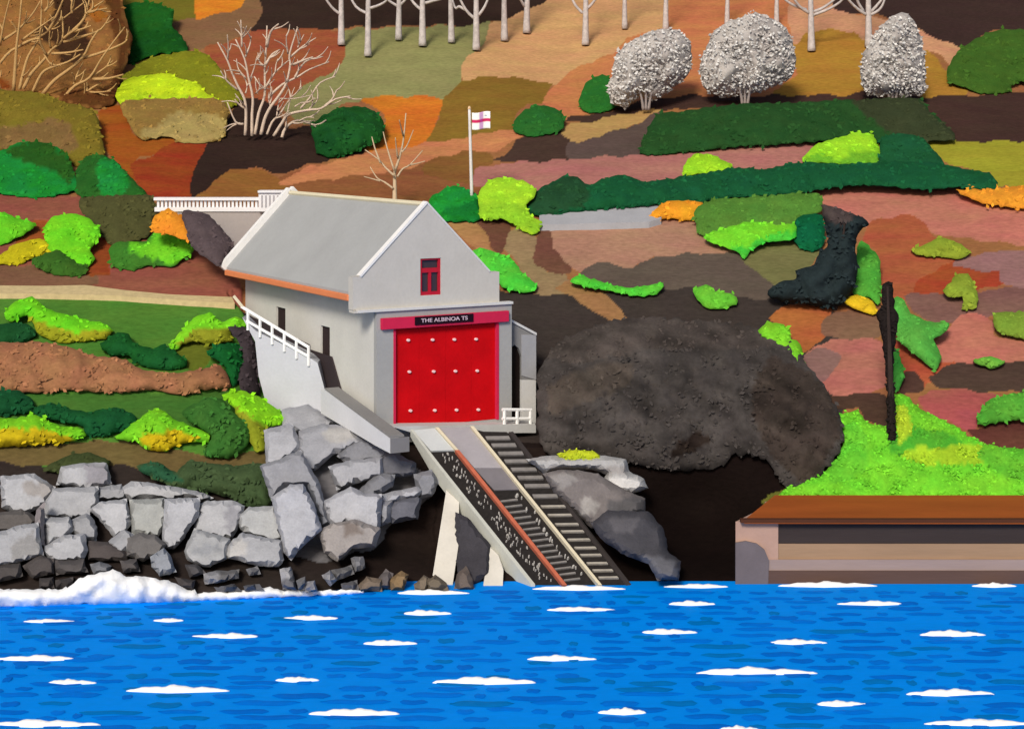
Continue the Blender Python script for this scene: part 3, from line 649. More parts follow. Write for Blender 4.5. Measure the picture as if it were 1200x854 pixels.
blossom([(712,102),(718,85),(720,68),(735,52),(752,42),(775,34),(795,36),(808,48),(812,68),(806,88),(795,98),(780,110),(765,118),(750,112),(735,124),(718,122)], 'rounded grey-white blossom bush, left of the three, beside a green bush', 420, (757, 126))
blossom([(820,88),(822,68),(830,50),(842,32),(865,22),(885,15),(905,22),(922,34),(930,55),(932,75),(928,90),(910,100),(890,108),(868,112),(845,114),(828,106)], 'largest grey-white blossom bush, middle of the three', 520, (873, 120))
blossom([(1008,85),(1012,62),(1022,45),(1036,28),(1048,17),(1062,16),(1072,26),(1080,45),(1084,75),(1084,108),(1065,114),(1040,115),(1018,110),(1010,100)], 'cone shaped grey-white blossom bush, right of the three', 420, (1046, 119))

# ------------------------------------------------------------------ path, road, balustrade, flag
M_cream = paint('cream gravel', (192, 172, 128), amp=.14, scale=3)
def ribbon(name, top, bot, rgbmat, off, th=.25):
    """a strip of path whose two edges run through photo points on the slope"""
    n = 40
    def at(L, u):
        xs = [p[0] for p in L]; x = xs[0]+(xs[-1]-xs[0])*u
        return x, float(np.interp(x, xs, [p[1] for p in L]))
    m = MB(); rows = []
    for i in range(n+1):
        a = at(top, i/n); b = at(bot, i/n)
        db = Df(*b)-off; da = Df(*a)-off*.6
        rows.append((unp(*a, da), unp(*b, db)))
    vs = []; fs = []
    for a, b in rows: vs += [a, b, b-Zv*th*2, a-Zv*th*2]
    for i in range(n):
        o = i*4
        for k in range(4): fs.append((o+k, o+(k+1) % 4, o+4+(k+1) % 4, o+4+k))
    m.add(vs, fs)
    return tag(m.build(name, rgbmat), kind='structure')
ribbon('path', [(-40,334),(50,335),(100,334),(147,340),(200,345),(272,348)], [(-40,344),(40,344),(133,346),(217,352),(275,355)], M_cream, .75)
M_road = paint('pale road', (158, 158, 162), amp=.08)
ribbon('road', [(632,252),(687,246),(767,238),(775,239)], [(632,263),(653,263),(760,260),(775,256)], M_road, .9)

d_b = 102.5
t = thing('balustrade', unp(240, 247, d_b), 'white balustrade with a square pier on the terrace behind the boathouse', 'balustrade')
def slab(px0, px1, y0, y1, d, th):      # an upright block between photo rows
    a = unp(px0, y1, d); b = unp(px1, y1, d); c = unp(px1, y0, d); e = unp(px0, y0, d); k = Vector((0, th, 0))
    return [a, b, c, e], [a+k, b+k, c+k, e+k]
M_bal = paint('white balustrade', (224, 222, 222))
MB().prism(*slab(180, 304, 231.5, 235, d_b-.15, .6)).build('top_rail', M_bal, t)
MB().prism(*slab(181, 304, 243, 248, d_b-.12, .55)).build('bottom_rail', M_bal, t)
x = 184.0
while x < 301:
    MB().prism(*slab(x, x+2.6, 235, 243, d_b, .28)).build('baluster', M_bal, t); x += 4.6
pm = MB(); pm.prism(*slab(303, 340, 226, 248, d_b-.35, .9)); pm.build('pier', M_bal, t)
pm = MB(); pm.prism(*slab(302, 341, 223.5, 226, d_b-.5, 1.2)); pm.build('pier_cap', M_bal, t)
M_slot = paint('balustrade recess', (168, 164, 166))
for k in range(7): MB().prism(*slab(306+k*4.6, 307.6+k*4.6, 229, 243, d_b-.39, .2)).build('pier_groove', M_slot, t)
wm = MB(); wm.prism(*slab(208, 345, 248, 320, d_b-.02, 1.2))
tag(wm.build('retaining_wall', paint('grey-mauve wall', (164, 156, 152)), origin=unp(250, 300, d_b)), 'plain grey-mauve retaining wall under the white balustrade', 'wall')

d_f = Df(552, 232)-1.6
t = thing('flagpole', unp(552, 230, d_f), 'thin white flagpole on the slope behind the boathouse gable', 'flagpole')
m = MB(); px_tube(m, [(553, 234), (551.5, 180), (550, 127)], 4.2, 3.2, d_f, 0, 10); m.build('pole', paint('pole grey', (214, 210, 208)), t, smooth=True)
m = MB(); px_tube(m, [(550, 128), (550, 126), (550, 124.6)], 4.6, 2.0, d_f, 0, 10); m.build('finial', paint('pole finial', (214, 180, 140)), t, smooth=True)
# the flag: red cross on white with a mauve upright, one cloth with three panels of colour
fx0, fx1 = 553.2, 574.6; nU, nV = 24, 16
vs = []; cs = []; fs = []
for j in range(nV+1):
    for i in range(nU+1):
        u = i/nU; v = j/nV
        x = fx0+(fx1-fx0)*u; y = 131.8+20*v+0.9*math.sin(u*5.2+.5)-0.5*u
        vs.append(unp(x, y, d_f-0.12*math.sin(u*6.0)-.05*u))
        c = (240, 238, 234)
        if .40 < u < .60: c = (206, 160, 204)
        if .41 < v < .60: c = (196, 40, 92) if not .42 < u < .58 else (180, 50, 132)
        if .70 < u < .80 and .19 < v < .30: c = (120, 140, 150)
        cs.append(C(*c))
for j in range(nV):
    for i in range(nU):
        a = j*(nU+1)+i; fs.append((a, a+1, a+nU+2, a+nU+1))
fl = mesh_obj('flag', vs, fs, brushed('flag cloth', amp=.03, fine_amp=.03, bump=0), None, cs, True, unp(553, 142, d_f))
sol = fl.modifiers.new('thickness', 'SOLIDIFY'); sol.thickness = .02
tag(fl, 'white flag with a crimson bar and mauve upright flying from the flagpole', 'flag')

# ------------------------------------------------------------------ boathouse
M_side = paint('side wall render', (200, 198, 191)); M_gable = paint('gable render', (190, 186, 178)); M_frontg = paint('front render', (158, 158, 156))
M_roof = paint('slate roof', (160, 161, 160), amp=.06, scale=.4, bump=.2); M_cope = paint('white coping', (228, 226, 222)); M_cope2 = paint('cream ridge', (216, 206, 176))
M_gutter = paint('orange gutter', (214, 128, 84)); M_door = paint('red door', (192, 9, 17), amp=.13, scale=.9, rough=.55); M_lintel = paint('crimson lintel', (196, 38, 74), amp=.07)
M_dark = paint('dark opening', (52, 42, 42)); M_winf = paint('window red', (176, 30, 50)); M_glass = paint('window glass', (62, 48, 48), rough=.25, spec=.5); M_sign = paint('black sign', (30, 14, 24))
M_con = paint('pale concrete', (196, 196, 196), amp=.07); M_con_d = paint('grey concrete', (130, 128, 126)); M_band = paint('pale band', (204, 203, 200))
bh = thing('boathouse', B(3.5, 0, 5.25), 'grey lifeboat house with a steep slate roof and big red doors', 'boathouse')
FL = 5.2; L = 16.9; EZ = 11.95; RZ = 16.05; RS = 2.78; RW = 6.75
def box(m, s0, s1, t0, t1, z0, z1):
    return m.hexa([B(s0, t0, z0), B(s1, t0, z0), B(s1, t1, z0), B(s0, t1, z0), B(s0, t0, z1), B(s1, t0, z1), B(s1, t1, z1), B(s0, t1, z1)])
def sprism(m, pts, t0, t1): return m.prism([B(s, t0, z) for s, z in pts], [B(s, t1, z) for s, z in pts])
# side wall pieces round its two slit windows, as one wall with real openings
m = MB()
def swin(pxa, pya, pxb, pyb):
    a = side(pxa, pya); b = side(pxb, pyb)
    ta = (a-BC).dot(V); tb = (b-BC).dot(V)
    return min(ta, tb), max(ta, tb), min(a.z, b.z), max(a.z, b.z)
W1 = swin(323.5, 359, 334.5, 398); W2 = swin(375.5, 381, 386.5, 424)
ts = [0.0, W2[0], W2[1], W1[0], W1[1], L]
for i in range(5):
    if i in (1, 3):
        w = W2 if i == 1 else W1
        box(m, 0, .5, ts[i], ts[i+1], 3.8, w[2]); box(m, 0, .5, ts[i], ts[i+1], w[3], 12.6)
    else: box(m, 0, .5, ts[i], ts[i+1], 3.8, 12.6)
m.build('side_wall', M_side, bh)
for w in (W1, W2):
    mm = MB(); box(mm, .12, .22, w[0]-.05, w[1]+.05, w[2]-.05, w[3]+.05); mm.build('slit_window', M_dark, bh)
m = MB(); box(m, 6.4, 6.75, .3, L, 3.8, 11.9); m.build('side_wall', M_side, bh)
m = MB(); sprism(m, [(.5, 3.8), (6.4, 3.8), (6.4, 12.3), (RS, 15.7), (.5, 13.2)], L-.5, L); m.build('rear_wall', M_side, bh)
# roof slopes
def roof_side(s_e, z_e):
    m = MB(); k = .28
    return m.hexa([B(s_e, .3, z_e-k), B(RS, .3, RZ-k), B(RS, L+.1, RZ-k), B(s_e, L+.1, z_e-k), B(s_e, .3, z_e), B(RS, .3, RZ), B(RS, L+.1, RZ), B(s_e, L+.1, z_e)])
roof = roof_side(-1.1, EZ).build('roof', M_roof, bh)
roof_side(6.72, EZ).build('roof', M_roof, bh)
m = MB(); m.tube([B(RS, .3, RZ+.02), B(RS, L+.05, RZ+.02)], [.13, .13], 8); m.build('ridge_tiles', M_cope2, bh)
m = MB(); box(m, -1.24, -1.02, .32, L+.05, EZ-.44, EZ-.13); m.build('gutter', M_gutter, bh, bevel=.05)
# rear coping
def cope(m, s0, z0, s1, z1, t0, t1, w, up):
    dz = Vector((s1-s0, z1-z0)); n = Vector((-dz.y, dz.x)).normalized()
    if n.y < 0: n = -n
    a = (s0-n.x*w*.5, z0-n.y*w*.5); b = (s1-n.x*w*.5, z1-n.y*w*.5); c = (s1+n.x*(w*.5+up), z1+n.y*(w*.5+up)); e = (s0+n.x*(w*.5+up), z0+n.y*(w*.5+up))
    return sprism(m, [a, b, c, e], t0, t1)
m = MB(); cope(m, -1.25, EZ-.1, RS+.08, RZ+.12, L+.08, L+.45, .25, .16); cope(m, 6.85, EZ, RS-.08, RZ+.12, L+.08, L+.5, .3, .22); m.build('rear_coping', M_cope, bh)
# gable
gab = MB()
Gp = [(-1.17, 11.12), (6.85, 11.12), (6.85, 12.62), (6.28, 12.62), (RS, 16.15), (-.78, 12.7), (-1.17, 12.7)]
wl = front(491, 303); wr = front(515, 346)
ws0 = (wl-BC).dot(U); ws1 = (wr-BC).dot(U); wz1 = wl.z; wz0 = wr.z+.05
zc = lambda s: 16.15-(16.15-12.66)*abs(s-RS)/3.53
sprism(gab, [(-1.17, 11.12), (ws0, 11.12), (ws0, zc(ws0)), (-.78, 12.7), (-1.17, 12.7)], -.15, .35)
sprism(gab, [(ws1, 11.12), (6.85, 11.12), (6.85, 12.62), (6.28, 12.62), (RS, 16.15), (ws1, zc(ws1))] if ws1 < RS else [(ws1, 11.12), (6.85, 11.12), (6.85, 12.62), (6.28, 12.62), (ws1, zc(ws1))], -.15, .35)
sprism(gab, [(ws0, 11.12), (ws1, 11.12), (ws1, wz0), (ws0, wz0)], -.15, .35)
sprism(gab, [(ws0, wz1), (ws1, wz1), (ws1, zc(ws1))]+([(RS, 16.15)] if ws0 < RS < ws1 else [])+[(ws0, zc(ws0))], -.15, .35)
gab.build('gable', M_gable, bh)
m = MB(); cope(m, -.78, 12.7, RS+.03, 16.17, -.2, .2, .07, .04); m.build('gable_coping', M_cope, bh)
m = MB(); cope(m, 6.28, 12.64, RS-.03, 16.17, -.19, .3, .05, .04); m.build('gable_coping', M_band, bh)
# gable window
win = MB(); fw = .11
box(win, ws0, ws0+fw, -.1, .1, wz0, wz1); box(win, ws1-fw, ws1, -.1, .1, wz0, wz1); box(win, ws0+fw, ws1-fw, -.1, .1, wz1-fw*.7, wz1); box(win, ws0+fw, ws1-fw, -.1, .1, wz0, wz0+fw*1.5)
zt = wz0+(wz1-wz0)*.64; box(win, ws0+fw, ws1-fw, -.08, .1, zt-.05, zt+.17); cs_ = (ws0+ws1)/2; box(win, cs_-.07, cs_+.07, -.07, .1, wz0+fw*1.5, zt-.05)
wf = win.build('window', M_winf, bh)
m = MB(); box(m, ws0+.03, ws1-.03, .02, .07, wz0+.03, wz1-.03); m.build('pane', M_glass, wf)
# cornice and door surround
m = MB(); box(m, -1.0, 7.5, -.42, -.02, 11.0, 11.12); m.build('cornice', M_band, bh)
m = MB(); box(m, -1.17, -.02, -.32, .3, 10.98, 11.1); m.build('kneeler', M_gable, bh)
sur = MB(); d0, d1, dz0, dz1 = .93, 6.70, 5.28, 10.22
box(sur, 0.004, d0, -.3, .3, 4.6, 10.996); box(sur, d1, 7.48, -.3, .3, 4.6, 10.996); box(sur, d0, d1, -.3, .3, dz1, 10.996); box(sur, d0, d1, -.28, .3, 4.6, dz0)
sur.build('door_surround', M_frontg, bh)
dm = MB()
for i in range(4):
    a = d0+(d1-d0)*i/4; b = d0+(d1-d0)*(i+1)/4
    box(dm, a+.004, b-.004, -.14, .1, dz0+.005, dz1-.004)
door = dm.build('door', M_door, bh)
jm = MB(); box(jm, d0-.03, d0+.09, -.33, -.15, dz0, dz1); box(jm, d1-.1, d1+.03, -.33, -.15, dz0, dz1); jm.build('door_frame', M_lintel, door)
sm_ = MB()
M_stud = paint('pale bolt', (236, 196, 196))
for r_, yy in enumerate((398.5, 435.5, 481)):
    for c_, xx in enumerate((478, 506.5, 532, 557.5)):
        p = front(xx+r_*1.3, yy-.4*c_, -.15)
        st = MB(); rad = .082
        vs = [p+U*rad*1.15*math.cos(2*math.pi*k/10)+Zv*rad*.85*math.sin(2*math.pi*k/10) for k in range(10)]
        st.prism([v-V*.09 for v in vs], [v+V*.02 for v in vs]); st.build('door_bolt', M_stud, door, bevel=.02)
m = MB(); box(m, .2, 7.22, -.5, -.302, 10.14, 10.68); lin = m.build('lintel', M_lintel, bh, bevel=.02)
# name board
sa = (front(486, 370, -.5)-BC).dot(U); sb = (front(554, 370, -.5)-BC).dot(U)
m = MB(); box(m, sa, sb, -.56, -.502, 10.27, 10.66); sg = m.build('name_board', M_sign, lin)
tc = bpy.data.curves.new('lettering', 'FONT'); tc.body = 'THE ALBINOA TS'; tc.size = .42; tc.align_x = 'CENTER'; tc.align_y = 'CENTER'; tc.extrude = .008; tc.offset = .006
to = bpy.data.objects.new('lettering', tc); COL.objects.link(to)
bpy.context.view_layer.update()
dg = bpy.context.evaluated_depsgraph_get()
tme = bpy.data.meshes.new_from_object(to.evaluated_get(dg)); bpy.data.objects.remove(to)
wmax = max(v.co.x for v in tme.vertices)-min(v.co.x for v in tme.vertices); k_ = (sb-sa)*.80/wmax
oc = Vector(bh['_o'])
for v in tme.vertices:
    p = B((sa+sb)/2+v.co.x*k_, -.565-v.co.z, 10.46+v.co.y*.62); v.co = p-oc
lo_ = bpy.data.objects.new('lettering', tme); COL.objects.link(lo_); lo_.parent = sg
lo_.data.materials.clear(); lo_.data.materials.append(paint('white lettering', (205, 180, 192)))
# annexe on the right with its dark doorway
def fq(px, py, t): return front(px, py, t)
def fprism(m, pts, t0, t1):
    fr = [front(x, y, t0) for x, y in pts]; return m.prism(fr, [p+V*(t1-t0) for p in fr])
an = MB(); AT = .25
fprism(an, [(592,374),(628,393),(628,445),(611.5,445),(611.5,418),(608,408),(603,404),(598,408),(597,500),(592,500)], AT, AT+.2)
an.build('annexe', M_con_d, bh)
an = MB(); fprism(an, [(611.5,445),(628,445),(628,500),(611.5,500)], AT, AT+.2); an.build('annexe_pier', M_band, bh)
an = MB(); fprism(an, [(590,399),(613,399),(613,500),(590,500)], AT+.21, AT+.28); an.build('doorway', paint('black opening', (34,25,23)), bh)
an = MB(); fprism(an, [(592,376),(627,394),(627,500),(592,500)], AT+.30, AT+3.0); an.build('annexe_body', M_con_d, bh)
an = MB(); fprism(an, [(611.3,392),(628.3,392.5),(628.3,445),(611.3,440)], AT-.05, AT-.003); an.build('annexe_trim', paint('annexe grey', (158,158,160)), bh)
m = MB(); p0 = front(590.5, 372.5, AT-.1); p1 = front(629, 393, AT-.1); q = Zv*.13; m.hexa([p0, p1, p1+V*3.2, p0+V*3.2, p0+q, p1+q, p1+V*3.2+q, p0+V*3.2+q]); m.build('annexe_roof', M_band, bh)
# platform in front of the doors
pl = MB(); fprism(pl, [(458,499.5),(628,496.5),(628,507),(575,507.5),(556,503),(480,506)], -1.1, .2)
tag(pl.build('platform', paint('platform concrete', (188,188,186)), origin=front(540, 505, -1)), 'narrow pale concrete platform under the red doors', 'platform')
# little white railing by the doorway
t = thing('railing', front(606, 503, -1.0), 'short white railing on the platform by the dark side doorway', 'railing')
def bar(m, a, b, w=.07):
    m.tube([a, b], [w, w], 6); return m
RT = -1.0
for xx in (591, 606, 621.5): bar(MB(), front(xx, 502.5, RT), front(xx, 480, RT), .09).build('post', M_white, t)
for y0, y1 in ((479.8, 480.2), (490.5, 490.5)): bar(MB(), front(588.5, y0, RT), front(623, y1, RT), .08).build('rail', M_white, t)

# ramp and its walls along the left side
def sdp(px, py, s): return side(px, py, s)
S_OUT = -1.15
def rampP(x, y, o=0.0): return unp(x, y, 86.0+(381-x)*.018-o)
t = thing('ramp', side(400, 480, S_OUT), 'pale concrete ramp wall descending along the boathouse side wall', 'ramp')
rp = MB(); pts = [(284,372),(300,388),(361,418),(372,425),(381,458),(378,484),(340,486),(312,474),(303,440),(299,400)]
fr = [rampP(x, y) for x, y in pts]; rp.prism(fr, [p+Vector((0, 1.6, 0)) for p in fr]); rp.build('upper_wall', paint('ramp concrete', (188, 190, 196)), t)
rp = MB(); pts = [(376,456),(381,457),(457,513.5),(457,531),(440,522),(376,484)]
fr = [side(x, y, S_OUT-.03) for x, y in pts]; rp.prism(fr, [p+U*.45 for p in fr]); rp.build('lower_wall', paint('wall concrete', (204, 204, 206)), t)
rp = MB(); e0 = [side(456.8, 514, S_OUT-.03), side(456.8, 530.5, S_OUT-.03)]
fr = [side(381, 457, S_OUT-.03)+Zv*.01, side(457, 513.5, S_OUT-.03)+Zv*.01]
bk = [p+U*.72 for p in fr]
rp.prism([fr[0], fr[1], bk[1], bk[0]], [p+Zv*.09 for p in (fr[0], fr[1], bk[1], bk[0])]); rp.build('coping', M_con_d, t)
rp = MB(); en = side(457.2, 513.5, S_OUT-.03); e2 = side(457.2, 531, S_OUT-.03)
rp.hexa([e2-V*.05, e2+U*.95-V*.05, e2+U*.95-V*.012, e2-V*.012, en-V*.05, en+U*.95-V*.05, en+U*.95-V*.012, en-V*.012]); rp.build('end_face', paint('wall end', (122,120,120)), t)
# dark panel painted as the shadow wedge between ramp and wall
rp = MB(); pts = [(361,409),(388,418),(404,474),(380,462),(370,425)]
fr = [side(x, y, -.10) for x, y in pts]; rp.prism(fr, [p+U*.07 for p in fr]); rp.build('shade_panel', paint('painted wedge shade', (58,50,52)), t)
rp = MB(); pts = [(284,366),(362,404),(362,417),(284,378)]  # dark strip on the wall under the handrail
fr = [side(x, y, -.10) for x, y in pts]; rp.prism(fr, [p+U*.07 for p in fr]); rp.build('dark_strip', paint('dark strip', (66,58,60)), t)
t = thing('handrail', side(322, 396, S_OUT), 'sloping white handrail along the top of the pale ramp wall', 'railing')
SH = S_OUT-.05
def hr(x): return 361+(x-284)*.59
for i in range(6):
    xx = 290.5+i*14.2; bar(MB(), rampP(xx, hr(xx)+22, .05), rampP(xx, hr(xx)-2, .05), .08).build('post', M_white, t)
bar(MB(), rampP(283, hr(283)-1, .05), rampP(362, hr(362), .05), .085).build('rail', M_white, t)
bar(MB(), rampP(289, hr(289)+12, .05), rampP(362, hr(362)+11, .05), .075).build('rail', M_white, t)
bar(MB(), rampP(274, 347, .05), rampP(285, hr(285)-1, .05), .085).build('rail', paint('cream rail', (214,204,176)), t)

# ------------------------------------------------------------------ slipway
P1 = unp(484, 504, 82.0); P2 = unp(594, 504, 82.0); P3 = unp(665, 684, 74.0)
SN = (P2-P1).cross(P3-P1).normalized()
if SN.z < 0: SN = -SN
def sl(px, py, h=0.0): return ray_plane(px, py, P1+SN*h, SN)
def strip(m, pts, h0, h1):
    top = [sl(x, y, h1) for x, y in pts]; return m.prism(top, [p-SN*(h1-h0) for p in top])
slip = thing('slipway', sl(570, 590), 'lifeboat slipway with rust and cream rails running down to the sea', 'slipway')
def lerp(a, b, u): return (a[0]+(b[0]-a[0])*u, a[1]+(b[1]-a[1])*u)
m = MB(); strip(m, [(484,504),(594,506),(626,538),(656,574),(738,685),(628,685),(513,543)], -.35, 0.0); m.build('bed', paint('black ballast', (40,37,36), amp=.25, scale=6), slip)
m = MB(); strip(m, [(484,504),(513,501),(534,527),(505,528)], .01, .10); m.build('apron', paint('apron', (186,190,190)), slip)
m = MB(); strip(m, [(515,501),(552,500),(592,548),(556,548)], .01, .08); m.build('deck', paint('deck upper', (152,148,152), amp=.1), slip)
m = MB(); strip(m, [(556,548.3),(592,548.3),(614,573),(579,574)], .01, .06); m.build('deck', paint('deck lower', (112,108,112), amp=.12), slip)
def rail(pts, w, h, mat, nm='rail'):
    m = MB(); (x0, y0), (x1, y1) = pts
    return strip(m, [(x0-w/2, y0), (x0+w/2, y0), (x1+w/2, y1), (x1-w/2, y1)], .0, h).build(nm, mat, slip)
M_cr = paint('cream rail paint', (206,196,170)); M_rust = paint('rust rail', (178,98,74), amp=.14, scale=2)
rail([(512,500.5),(535.5,527)], 4, .2, M_cr); rail([(535.5,527),(662,685)], 5, .22, M_rust); rail([(553,499),(703.5,685)], 4, .24, M_cr)
# sleepers right of the right-hand rail
zl = [95, 130, 170, 208, 248, 288, 328, 378, 428, 470, 515, 550, 590, 630, 665, 705, 740, 775]
M_slp = paint('weathered sleeper', (124,120,117), amp=.15, scale=3); M_slp2 = paint('pale sleeper edge', (156,150,140), amp=.15, scale=3)
def edge_r(y): return float(np.interp(y, [508, 538, 574, 684], [596, 622, 651, 733]))
def rail2(y): return 553+(y-499)*(152/188.)+3
for i, z in enumerate(zl):
    y = 490+z/4.164; w = 3.8 if i < 8 else 2.1
    x0 = rail2(y)+1.5; x1 = edge_r(y)-3
    strip(MB(), [(x0, y-w/2), (x1-1, y-w/2-.4), (x1+1, y+w/2-.4), (x0+2, y+w/2)], .0, .09).build('sleeper', M_slp if i < 8 else M_slp2, slip)
for i in range(15):
    y = 585+i*6.6; xr = 535.5+(y-527)*(128.5/160.)+4; xl = 607+(y-581)*.79
    strip(MB(), [(xr, y+1.2), (xl-4, y-1.2), (xl-3, y+.4), (xr+1, y+2.8)], .0, .07).build('sleeper', M_slp, slip)
# stones lying on the ballast
M_pale = paint('pale stone', (172,168,162), amp=.1)
def pebble(m, x, y, a, b, h, rot):
    n = 7; c = sl(x, y, 0.0); ux = (sl(x+1, y)-sl(x, y)); ux.normalize(); uy = SN.cross(ux)
    pts = []; s = c.y/F
    for k in range(n):
        an = 2*math.pi*k/n; ex = a*math.cos(an); ey = b*math.sin(an)
        pts.append((ex*math.cos(rot)-ey*math.sin(rot), ex*math.sin(rot)+ey*math.cos(rot)))
    lo = [c+ux*p[0]*s+uy*p[1]*s*2 for p in pts]; hi = [c+ux*p[0]*s*.6+uy*p[1]*s*1.2+SN*h for p in pts]
    m.prism(hi, lo)
st = MB()
for k in range(95):
    u = (k+random.random())/95; y = 531+u*150
    xl = 513+(y-543)*(113/141.)+5 if y > 543 else 506+(y-528)*.6; xr = 535.5+(y-527)*(128.5/160.)-6
    for w in (.3, .62):
        if random.random() < .55: pebble(st, xl+(xr-xl)*min(.95, max(.05, random.gauss(w, .10))), y, random.uniform(.9, 1.9), random.uniform(.5, 1.0), .08, random.uniform(0, 3))
for k in range(18):
    u = k/17; pebble(st, 607+u*72+random.gauss(0, 1.6), 581+u*93+random.gauss(0, 1.8), random.uniform(1.2, 2.6), random.uniform(.8, 1.6), .1, .6+random.gauss(0, .3))
tag(st.build('stones', M_pale, slip), kind='stuff')
# left edge beam
m = MB(); top = [(484,503),(488,504),(629,686),(640,700),(622,700),(606,690),(571,641),(522,577),(496,543),(478,507)]
def beam_pt(x, y): return sl(x, y, .16)
e_top = [(484,503),(514,542),(600,650),(627,684)]
A_ = [sl(x, y, .2) for x, y in e_top]; B_ = [sl(x-w, y, .2) for (x, y), w in zip(e_top, (3, 4, 5, 5))]
fs_ = []; vs_ = []
for a_, b_, h_ in zip(A_, B_, (.35, .8, .85, .7)): vs_ += [a_, b_, b_-Zv*h_, a_-Zv*h_]
for i in range(3):
    for k in range(4): fs_.append((i*4+k, i*4+(k+1) % 4, i*4+4+(k+1) % 4, i*4+4+k))
fs_ += [(0, 1, 2, 3), (15, 14, 13, 12)]
m.add(vs_, fs_); m.build('edge_beam', paint('edge beam', (180,181,172), amp=.08), slip)
m = MB(); a1, a2 = sl(596,506,.05), sl(734,685,.05); k = U*.25; m.hexa([a1-Zv*.7, a1-Zv*.7+k, a2-Zv*.7+k, a2-Zv*.7, a1, a1+k, a2+k, a2]); m.build('edge_beam', paint('dark beam', (60,55,54)), slip)  # right edge beam, darker than the left one
# two battered concrete buttresses under the beam
M_but = paint('buttress concrete', (208,203,192), amp=.08)
def buttress(tl, tr, br, bm, bl):
    dt = sl(*tl).y+.15; db = 19.8*F/((max(bm[1], bl[1])-2-HY))
    def dep(y): return dt+(db-dt)*max(0, min(1, (y-tl[1])/(bm[1]-tl[1])))
    f = [unp(*p, dep(p[1])) for p in (tl, tr, br, bm, bl)]
    f = [f[0], f[1], f[2], f[3], f[4]]
    bk = [Vector((p.x, max(dt+.9, p.y+.5), p.z)) for p in f]
    MB().prism(f, bk).build('buttress', M_but, slip)
buttress((523,574), (538,588), (537,640), (530,688), (507,674))
buttress((573,640), (584,650), (590,668), (589,689), (566,689))
# ------------------------------------------------------------------ boulders and rocks
def rock(poly, v, label=None, group=None, T=.45, R=3.5, off=.75, name='boulder', cat='rock', tints=(), up=.55, tiltx=None, k=.90, ex=3.4):
    _count[0] += 1
    rgb = (v, v, v+3) if isinstance(v, (int, float)) else v
    pc = np.mean(poly, 0); poly = [(x+ex*(x-pc[0])/max(6, abs(x-pc[0])+abs(y-pc[1])), y+ex*(y-pc[1])/max(6, abs(x-pc[0])+abs(y-pc[1]))) for x, y in poly]
    bd = resample(poly, 4.0); bd = bd+rng.normal(0, .4, bd.shape)
    pts, faces = triangulate(bd, 4.5)
    X, Y = pts[:, 0], pts[:, 1]; c = bd.mean(0); ext = np.ptp(bd, 0)+1
    yb = bd[:, 1].max()
    def dep(x, y): return (1-up)*D(x, y)+up*np.minimum(D(np.full_like(x, c[0]), np.full_like(x, yb)), D(x, y))-off
    dist = np.sqrt(((pts[:, None, :]-bd[None])**2).sum(2)).min(1); u = np.clip(dist/R, 0, 1)
    tx = random.uniform(-.35, .35) if tiltx is None else tiltx; ty = random.uniform(.05, .5)
    nzv = np.array([noise.noise(Vector((x/11., y/11., _count[0]*2.3))) for x, y in pts])
    ridge = np.abs(np.array([noise.noise(Vector((x/26., y/26., _count[0]*5.1))) for x, y in pts]))
    th = T*u**.7*(1+tx*(X-c[0])/ext[0]+ty*(Y-c[1])/ext[1]+.10*nzv+.22*ridge)
    d0 = dep(X, Y); n = len(pts)
    vf = [unp(x, y, d) for x, y, d in zip(X, Y, d0-th)]; vb = [unp(x, y, d+.7) for x, y, d in zip(X, Y, d0)]
    cols = np.tile(np.array(C(*rgb, k)), (n, 1)); 
    for tc, tp in tints: cols[inside(tp, *warp(X, Y, 1.2))] = C(*tc, k)
    fs = list(faces)+[tuple(i+n for i in reversed(f)) for f in faces]; ec = {}
    for f in faces:
        for a, b in zip(f, f[1:]+f[:1]): ec[(a, b)] = 1
    for (a, b) in ec:
        if (b, a) not in ec: fs.append((b, a, a+n, b+n))
    o = mesh_obj(name, vf+vb, fs, M_rock, None, list(cols)*2, False, unp(c[0], yb, float(dep(np.array([c[0]]), np.array([yb]))[0])))
    o.data.polygons.foreach_set('use_smooth', [True]*len(o.data.polygons)); o.data.set_sharp_from_angle(angle=.42)
    return tag(o, label, cat, group)
LW = 'pale boulders of the shore wall'
def wall_rock(poly, v, label, **kw): return rock(poly, v, label, LW, **kw)
gr = lambda v: (v-1, v, v+4)
wall_rock([(2,559),(39,557),(63,571),(51,590),(27,602),(4,594)], gr(172), 'squarish pale boulder at the left end of the top course, above the dark flat stone', tints=[((152,148,146), [(26,562),(62,568),(64,575),(50,585),(30,578)])])
wall_rock([(-20,602),(0,602),(23,598),(45,608),(39,616),(0,624),(-20,624)], (96,92,90), 'dark flat stone at the left edge between two pale boulders')
wall_rock([(-20,626),(0,625),(20,618),(43,614),(46,640),(49,649),(0,664),(-20,668)], gr(168), 'broad pale boulder cut by the left edge under the dark flat stone', tints=[((146,145,145), [(13,640),(40,620),(50,648),(15,658)])])
wall_rock([(43,600),(52,590),(52,648),(48,650),(42,615)], (136,130,132), 'thin mauve-grey stone wedged upright beside the broad left boulder')
wall_rock([(68,567),(74,547),(102,545),(123,543),(129,566),(102,571)], gr(166), 'topmost boulder of the wall, poking up into the dark bank', tints=[((142,140,146), [(98,545),(124,542),(130,566),(102,568)])])
wall_rock([(53,590),(63,573),(113,571),(113,588),(102,606),(55,607)], gr(164), 'wide grey boulder directly under the topmost one')
wall_rock([(53,608),(80,607),(84,622),(74,629),(62,634),(54,641)], gr(170), 'small squared pale boulder under the wide grey one')
wall_rock([(55,640),(74,629),(98,627),(100,645),(96,655),(64,657),(55,649)], gr(174), 'rounded pale boulder resting on the two dark base stones at left')
